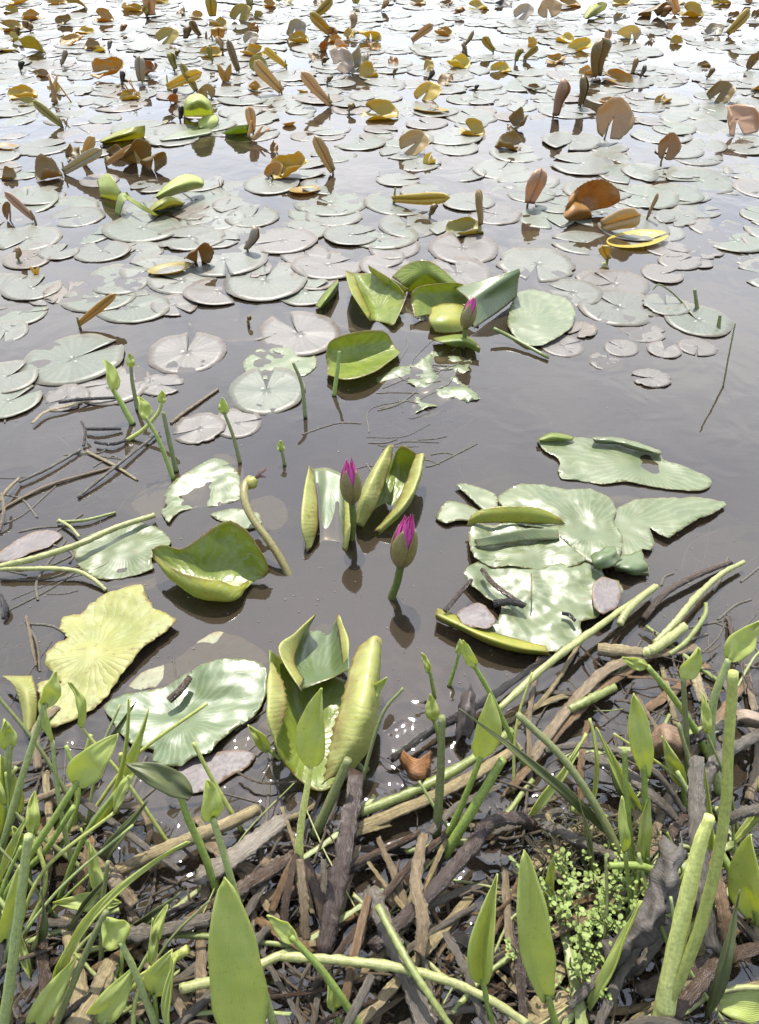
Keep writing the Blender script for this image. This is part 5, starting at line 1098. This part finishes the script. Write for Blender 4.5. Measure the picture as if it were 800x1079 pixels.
D([(398, 955, .06), (425, 1005, .065), (450, 1045, .065), (482, 1092, .05)], 5.0, 'g', 'green stalk lying along the grey fibrous log')
D([(296, 1008, .05), (360, 1012, .055), (430, 1022, .055), (500, 1045, .05), (570, 1088, .04)], 6.0, 'p', 'long pale green stem lying across the lower edge', 'the long pale stem at the lower edge')
D([(190, 1042, .05), (245, 1028, .055), (300, 1005, .05)], 6.5, 'p')
D([(120, 985, .03), (160, 982, .04), (222, 968, .03)], 11.0, 'y', 'hollow grey green reed stub with a dark open end', 'the hollow reed stub'); D([(52, 972, .02), (90, 975, .03), (128, 984, .02)], 6.0, 'y')
D([(106, 908, .04), (124, 930, .044), (143, 955, .03)], 10.0, 't', 'pale tan cut stub above the hollow reed', 'the pale tan stub'); D([(82, 945, .02), (90, 915, .034), (96, 885, .04)], 9.0, 'o', 'orange brown bark sliver left of the pale tan stub', flat=.5)
D([(120, 920, .02), (180, 892, .03), (240, 868, .03), (272, 852, .02)], 7.0, 's', 'pale straw stem under dark bark at left of mid bank', 'the pale straw stem')
D([(210, 925, .03), (250, 900, .036), (300, 862, .03)], 15.0, 'y', 'wide dark grey bark piece lying beside the pale straw stem', flat=.35, name='bark_piece', cat='bark', mat=M['wither']); D([(225, 955, .03), (265, 930, .036), (312, 900, .024)], 11.0, 'b', 'brown bark roll in front of the wide dark bark', name='bark_piece', cat='bark')
D([(70, 832, .03), (110, 860, .036), (150, 890, .034), (190, 918, .02)], 3.4, 'y', 'thin grey green stem slanting down left of the olive leaf', 'the thin slanting stem')
D([(70, 895, .01), (100, 868, .014), (140, 840, .01)], 3, 'b'); D([(112, 852, .02), (146, 850, .03), (158, 872, .03), (154, 896, .01)], 4.0, 't', 'curled tan dry strip in the water near the slanting stem', flat=.3, name='dried_reed')
D([(40, 870, .02), (52, 900, .03), (45, 935, .02)], 4, 'o', flat=.4); D([(60, 745, .01), (38, 770, .02), (40, 810, .01)], 5, 't', flat=.4)
D([(442, 1005, .04), (446, 970, .05), (438, 930, .05), (446, 880, .04)], 9.0, 't', 'torn tan bark strip standing in mid bank', 'the torn tan bark', flat=.3, name='bark_piece', cat='bark')
D([(546, 985, .03), (548, 1020, .034), (552, 1075, .03)], 7.0, 'r', 'short upright reddish stick left of the tall folded leaf'); D([(362, 1060, .03), (375, 1000, .04), (388, 945, .04)], 5.0, 'o', 'orange brown stick between the reddish stem and the grey log')
D([(470, 985, .04), (490, 1020, .05), (505, 1062, .04), (520, 1095, .03)], 6.0, 'y'); D([(360, 1092, .05), (376, 1060, .06), (392, 1028, .06)], 5.0, 'y')
D([(752, 1000, .06), (740, 930, .10), (735, 860, .13), (734, 800, .15)], 13.0, 'y', 'wide grey bark stem standing upright at right', 'the upright bark stem', flat=.6, name='bark_log')
D([(690, 1092, .03), (735, 1040, .05), (765, 1000, .05)], 11.0, 'b', 'brown woody stub beside the yellow white stalk base'); D([(628, 1090, .03), (648, 1040, .04), (680, 985, .05)], 7, 'y'); D([(600, 1060, .03), (630, 1030, .04), (650, 1015, .03)], 7, 'y')
D([(770, 1010, .05), (762, 960, .09), (750, 900, .11)], 12, 'o', 'rusty brown stem right of the upright bark stem', flat=.6, name='bark_log')
D([(640, 1090, .04), (690, 1075, .05), (760, 1090, .04)], 6, 'y')
o = loft('withered_leaf', [[(690, 930, .10), (702, 952, .11), (700, 975, .10)], [(668, 965, .08), (680, 980, .10), (690, 985, .08)], [(645, 985, .06), (656, 1000, .085), (668, 1004, .06)], [(625, 1000, .03), (640, 1022, .05), (650, 1020, .03)]], [M['wither'], M['wither']], nu=26, nv=14, amp=.012, freq=60, color=(.13, .11, .095, .6))
reg(o, 'dark grey crumpled dead leaf between the weed and the stalk base', 'dead leaf', GD, 660, 985, ref='the dark crumpled dead leaf', key='stick')
o = loft('withered_leaf', [[(700, 880, .10), (715, 890, .13), (725, 870, .12)], [(690, 920, .10), (705, 930, .13), (718, 915, .11)], [(690, 950, .08), (700, 962, .10), (712, 955, .09)]], [M['wither'], M['wither']], nu=20, nv=14, amp=.012, freq=60, color=(.17, .15, .13, .6))
reg(o, 'hanging grey dead leaf shreds along the upright bark stem', 'dead leaf', GD, 705, 918, key='stick')
for pts, r, c in (([(298, 985, .02), (302, 945, .04), (312, 900, .05)], 6, 'b'), ([(322, 990, .02), (320, 950, .045), (316, 905, .06)], 7, 't'), ([(345, 985, .02), (334, 940, .04), (322, 905, .05)], 5, 'b'), ([(286, 960, .02), (300, 925, .03), (318, 890, .04)], 4, 'o')):
    D(pts, r, c, flat=.25, name='dried_reed', cat='dried reed', desc='papery '+DN[c]+' sheath strip')
o = loft('withered_leaf', [[(425, 790, .02), (440, 800, .05), (455, 790, .02)], [(422, 805, .02), (438, 815, .05), (452, 812, .02)], [(428, 818, .01), (440, 824, .02), (450, 822, .01)]], [M['wither'], M['wither']], nu=14, nv=14, amp=.006, freq=60, color=(.45, .20, .07, .5))
reg(o, 'small crumpled orange dead leaf at the bank edge in mid frame', 'dead leaf', GD, 440, 806, key='stick')
o = loft('withered_leaf', [[(484, 740, .02), (496, 720, .06), (500, 735, .04)], [(480, 765, .02), (492, 750, .06), (500, 760, .03)], [(478, 785, .01), (488, 775, .03), (496, 780, .01)]], [M['wither'], M['wither']], nu=14, nv=14, amp=.006, freq=60, color=(.16, .13, .12, .5))
reg(o, 'grey shrivelled leaf hanging on the long blackish stem', 'dead leaf', GD, 490, 752, key='stick')
o = loft('withered_leaf', [[(680, 775, .03), (700, 762, .07), (722, 772, .05)], [(684, 790, .04), (702, 780, .09), (722, 790, .06)], [(690, 800, .01), (705, 796, .05), (720, 802, .03)]], [M['wither'], M['wither']], nu=14, nv=16, amp=.005, freq=60, color=(.40, .26, .16, .5))
reg(o, 'arched tan dead leaf over a dark hollow at right of the bank', 'dead leaf', GD, 702, 780, key='stick')
o = loft('withered_leaf', [[(772, 752, .03), (786, 748, .06), (806, 754, .05)], [(774, 760, .05), (788, 757, .07), (806, 762, .06)], [(778, 766, .02), (790, 766, .04), (806, 769, .03)]], [M['wither'], M['wither']], nu=12, nv=14, amp=.003, color=(.55, .42, .30, .5))
reg(o, 'pale tan husk at the right border behind the dark stems', 'dead leaf', GD, 790, 757, key='stick')

# many smaller pieces
def bank_ok(x, y):
    P = at(x, y, 0); return P.y < shore_y(P.x)-.005
PUDDLES = [(245, 830, 70, 38), (165, 870, 70, 30), (430, 885, 45, 50), (90, 830, 60, 50), (590, 830, 70, 30), (760, 820, 50, 40), (70, 960, 50, 40), (385, 1000, 30, 30)]
cnt = 0
while cnt < 185:
    x, y = rs.uniform(-5, 805), rs.uniform(690, 1078)
    if not bank_ok(x, y): continue
    if any(((x-a)/c)**2+((y-b)/d)**2 < 1 for a, b, c, d in PUDDLES) and rs.random() < .8: continue
    cnt += 1
    ang = R(rs.choice([rs.gauss(35, 20), rs.gauss(30, 18), rs.gauss(120, 25), rs.uniform(0, 180)]))
    L = rs.uniform(40, 190)*(.7+.6*(y-690)/400); dx, dy = math.cos(ang)*L/2, -math.sin(ang)*L/2
    z0 = max(.002, mud_z(*at(x, y, 0).xy))+rs.uniform(.0, .02)
    bend = rs.gauss(0, .13)*L
    col = rs.choice('bkkyysstttogpgsg'); fl_ = rs.random() < .55
    r = rs.choice([1.0, 1.3, 1.7, 2.2, 3.0, 3.8])*(.8+.5*(y-690)/400)
    pts = [(x-dx, y-dy, z0+rs.uniform(-.008, .006)), (x-dy*.0+bend*.4, y+bend*.4, z0+.006), (x+dx, y+dy, z0+rs.uniform(-.008, .014))]
    D(pts, r*(2.2 if fl_ else 1), col, flat=.2 if fl_ else 1.0, name='dried_reed' if fl_ else 'dead_stalk', rough=.45, desc=('cut '+DN[col]+' stalk') if (col in 'gp' and not fl_) else DN[col]+(' flat dried reed' if fl_ else ' dead stalk'), cat='dried reed' if fl_ else 'dead stalk')
# thin green stems and narrow blades, thickest in the two lower corners
def stray(x, y, i):
    h = rs.uniform(50, 150); dx = rs.gauss(0, .45)*h + (20 if x < 300 else -10)
    bend = rs.gauss(0, .25)*h
    p0 = (x, y); p1 = (x+dx*.45+bend*.3, y-h*.55); p2 = (x+dx, y-h)
    kind = rs.choice('bbsssl'); lean = rs.uniform(.4, 1.0)
    col = rs.choice('ggpyo')
    nm = {'g': 'green', 'p': 'pale green', 'y': 'yellow green', 'o': 'olive green'}[col]
    if kind == 's': o = S(None, [p0, p1, p2], None, rs.uniform(1.6, 3.4), col, lean=lean)
    elif kind == 'b': o = S(None, None, (p0, p2, rs.uniform(7, 15)), lean=lean, shape='lance', yaw=rs.uniform(-60, 60), arch=rs.uniform(-.05, .18), fold=rs.uniform(0, .6), dz=rs.uniform(0, .03), mat=rs.choice(['shoot', 'shoot', 'shoot_dull']))
    else: o = S(None, [p0, p1, p2], (p2, (p2[0]+dx*.2+rs.gauss(0, 8), p2[1]-rs.uniform(38, 66)), rs.uniform(9, 15)), rs.uniform(2, 3.2), col, lean=lean, yaw=rs.uniform(-50, 50), arch=rs.uniform(0, .15))
    REG[-1]['desc'] = {'s': nm+' bare stem', 'b': 'narrow green blade', 'l': nm+' stemmed spoon leaf'}[kind]
cnt = 0
while cnt < 74:
    x = rs.choice([rs.uniform(-20, 190), rs.uniform(600, 815), rs.uniform(-20, 815), rs.uniform(-20, 110), rs.uniform(700, 815)]); y = rs.uniform(830, 1120)
    if not bank_ok(x, y): continue
    stray(x, y, cnt); cnt += 1
# roots, threads and rotten fibres nobody could count
V = []; F = []; U = []
for k in range(480):
    x, y = rs.uniform(-60, 860), rs.uniform(680, 1140)
    if not bank_ok(x, y) or any(((x-a)/c)**2+((y-b)/d)**2 < 1 for a, b, c, d in PUDDLES): continue
    P = at(x, y, 0); P.z = max(.001, mud_z(P.x, P.y))+rs.uniform(0, .012)
    a = rs.uniform(0, 6.28); L = rs.uniform(.02, .11)
    Q = P+Vector((math.cos(a)*L, math.sin(a)*L, rs.uniform(-.006, .012))); m_ = (P+Q)/2+Vector((rs.gauss(0, .2)*L, rs.gauss(0, .2)*L, rs.uniform(0, .012)))
    a_, b_, c_ = tube_mesh([P, m_, Q], [rs.uniform(.0006, .0022)]*2, sides=4, n=7, cap=False)
    n = len(V); V += a_; U += c_; F += [tuple(i+n for i in f) for f in b_]
for k in range(900):   # the same litter goes on along the bank to both sides
    x = rs.choice([rs.uniform(-2.2, -.32), rs.uniform(.34, 2.2)]); y = rs.uniform(.2, shore_y(x)-.01)
    if -10 < to_px(Vector((x, y, 0)))[0] < 810: continue
    P = Vector((x, y, max(.003, mud_z(x, y))+rs.uniform(0, .012))); a = rs.choice([rs.gauss(.6, .35), rs.uniform(0, 6.28)]); L = rs.uniform(.04, .22); r = rs.choice([.001, .002, .003, .005])
    Q = P+Vector((math.cos(a)*L, math.sin(a)*L, rs.uniform(-.004, .012)))
    a_, b_, c_ = tube_mesh([P, (P+Q)/2+Vector((rs.gauss(0, .1)*L, rs.gauss(0, .1)*L, .005)), Q], [r, r*.8], sides=5, n=7, flat=.5); n = len(V); V += a_; U += c_; F += [tuple(i+n for i in f) for f in b_]
tag(mk('root_fibres', V, F, M['dead'], uvs=U, color=(.30, .22, .13, .4)), 'tangle of thin brown roots and rotten fibres over the wet mud', 'root fibres', 'rotten fibres', 'stuff')
V = []; F = []; U = []
for k in range(420):   # thin sunken weed threads in the shallow water
    x, y = rs.choice([(rs.uniform(-10, 130), rs.uniform(440, 760)), (rs.uniform(640, 830), rs.uniform(600, 800)), (rs.uniform(380, 480), rs.uniform(370, 500)), (rs.uniform(60, 330), rs.uniform(760, 860))])
    P = at(x, y, rs.choice([-.004, -.01, -.02, .0005])); a = rs.choice([rs.uniform(0, 6.28), rs.gauss(.6, .3)]); L = rs.uniform(.04, .16)
    Q = P+Vector((math.cos(a)*L, math.sin(a)*L, 0)); m_ = (P+Q)/2+Vector((rs.gauss(0, .12)*L, rs.gauss(0, .12)*L, 0))
    a_, b_, c_ = tube_mesh([P, m_, Q], [rs.uniform(.0006, .0026)]*2, sides=4, n=8, cap=False)
    n = len(V); V += a_; U += c_; F += [tuple(i+n for i in f) for f in b_]
tag(mk('water_weed', V, F, M['dead'], uvs=U, color=(.38, .33, .24, .6)), 'thin pale weed threads drifting in the shallow water', 'water weed', 'drifting weed threads', 'stuff')

V = []; F = []; U = []
for k in range(420):   # flakes and pollen on the still water
    x, y = rs.uniform(-10, 810), rs.choice([rs.uniform(380, 800), rs.gauss(660, 60), rs.uniform(560, 760)])
    P = at(x, y, .0008); r = rs.choice([.0006, .0008, .0011, .0018])*rs.uniform(.7, 1.3); n = len(V)
    for j in range(6): V.append(P+Vector((math.cos(j*1.047)*r*rs.uniform(.6, 1.6), math.sin(j*1.047)*r*rs.uniform(.5, 1.1), 0))); U.append((j/6, .5))
    F.append(tuple(range(n, n+6)))
tag(mk('floating_flakes', V, F, M['dead'], uvs=U, color=(.55, .48, .36, .5), smooth=False), 'tiny pale flakes and pollen drifting on the open water', 'flakes', 'floating flakes', 'stuff')
# creeping weed with small round leaves
def weed():
    B = at(630, 1000, .03); root = empty('creeping_weed', B)
    V = []; F = []; U = []; SV = []; SF = []; SU = []
    rr = random.Random(3)
    for k in range(60):
        x, y = rr.gauss(622, 26), rr.gauss(962, 38)
        P = at(x, y+14, .025); top = P+Vector((rr.gauss(0, .02), rr.gauss(.01, .02), rr.uniform(.015, .06)))
        a_, b_, c_ = tube_mesh([P, (P+top)/2+Vector((rr.gauss(0, .006), 0, 0)), top], [.0012, .0009], sides=5, n=6, cap=False)
        n = len(SV); SV += a_; SU += c_; SF += [tuple(i+n for i in f) for f in b_]
        for q in range(14):
            t = .1+.9*q/13; C = P+(top-P)*t; a = rr.uniform(0, 6.28); el = rr.uniform(.1, .9)
            d = Vector((math.cos(a)*math.cos(el), math.sin(a)*math.cos(el), math.sin(el)*.7)).normalized()
            L = rr.uniform(.003, .0078); s = d.cross(Vector((0, 0, 1))).normalized(); n = len(V)
            for (u, v) in ((0, 0), (.25, .32), (.6, .40), (.9, .2), (1, 0), (.9, -.2), (.6, -.40), (.25, -.32)):
                V.append(C+d*(L*u+.002)+s*(L*v)+Vector((0, 0, abs(v)*L*.3))); U.append((v, u-.5))
            F.append(tuple(range(n, n+8)))
    mk('stems', SV, SF, M['stalk'], root, SU, color=(.30, .36, .12, .5)); mk('foliage', V, F, M['weed'], root, U, smooth=False)
    return reg(root, 'low green weed with many tiny round leaves, beside the tall folded leaf', 'weed', None, 622, 965, ref='the green weed', key='weed')
weed()
def moss():
    B = at(600, 880, .02); rr = random.Random(6); V = []; F = []; U = []
    for k in range(420):
        x, y = rr.gauss(630, 38), rr.gauss(892, 18); P = at(x, y, max(.004, rr.gauss(.018, .008)))
        a = rr.uniform(0, 6.28); L = rr.uniform(.006, .02); d = Vector((math.cos(a), math.sin(a), rr.uniform(0, .8)))*L
        a_, b_, c_ = tube_mesh([P, P+d*.5+Vector((0, 0, .003)), P+d], [.0012, .0005], sides=4, n=4, cap=False); n = len(V); V += a_; U += c_; F += [tuple(i+n for i in f) for f in b_]
    tag(mk('moss', V, F, M['dead'], uvs=U, color=(.26, .24, .08, .7)), 'yellow brown mossy litter behind the green weed', 'moss', 'mossy litter', 'stuff')
moss()
# thin upright water plant stems at the right
S('thin dotted stem standing in open water at the right edge', [(762, 408), (768, 375), (775, 340)], None, 1.0, 'o', lean=.2)
S('short dark stem tip poking out of the water at the right', [(757, 345), (759, 332)], None, 2.2, 'o', lean=.2)
S('small dark stem with side buds behind the right green pad', [(735, 326), (732, 305)], None, 2.2, 'o', lean=.2)
S('small yellow flowering weed stem behind the right green pad', [(720, 320), (708, 308), (695, 300), (688, 305)], None, 1.0, 'o', lean=.4)
# ------------------------------------------------------------------ labels for the many: by look, then by the nearest thing one can find
ORD = ['nearest', 'second nearest', 'third nearest', 'fourth nearest', 'fifth nearest', 'sixth nearest', 'seventh nearest', 'eighth nearest', 'ninth nearest', 'tenth nearest', 'eleventh nearest', 'twelfth nearest'] + [a+' nearest' for a in ('thirteenth', 'fourteenth', 'fifteenth', 'sixteenth', 'seventeenth', 'eighteenth', 'nineteenth', 'twentieth')]
LM = [r for r in REG if r['ref']]
DIRS = ['left of', 'right of', 'beyond', 'in front of']
def sector(dx, dy):
    if abs(dx) > abs(dy)*1.3: return 0 if dx < 0 else 1
    return 2 if dy < 0 else 3
opts = {}
for li, L in enumerate(LM):
    b = {}
    for i, r in enumerate(REG):
        if r is L: continue
        dx, dy = r['px']-L['px'], r['py']-L['py']; dist = math.hypot(dx, dy)
        if dist > 450: continue
        b.setdefault((r['key'], sector(dx, dy)), []).append((dist, i))
    for (key, s), v in b.items():
        v.sort()
        for rank, (dist, i) in enumerate(v[:20]): opts.setdefault(i, []).append((rank*60+dist, rank, s, li))
NOUN = {'pad': 'pad', 'erect': 'standing leaf', 'stick': 'debris piece', 'shoot': 'shoot', 'hero': 'lily leaf'}
seen = set(r['label'] for r in REG if r['label'])
for i, r in enumerate(REG):
    if r['label']: continue
    for _, rank, s, li in sorted(opts.get(i, [])):
        lab = '%s, %s %s %s %s' % (r['desc'], ORD[rank], NOUN[r['key']], DIRS[s], LM[li]['ref'])
        if r['desc'].endswith(NOUN[r['key']]) : lab = '%s, %s %s %s' % (r['desc'], ORD[rank], DIRS[s], LM[li]['ref'])
        if len(lab.split()) > 16: lab = '%s, %s %s %s' % (r['desc'], ORD[rank], DIRS[s], LM[li]['ref']) if False else lab.replace('lily ', '', 1)
        if len(lab.split()) <= 16 and lab not in seen: break
    else:
        lab = r['desc']+(' in the crowded band at the upper edge' if r['py'] < 200 else ' in the tangle at the lower edge'); FB = globals().get('FB', 0)+1; print('FB', lab, r['px'], r['py'])
    seen.add(lab); r['o']['label'] = lab
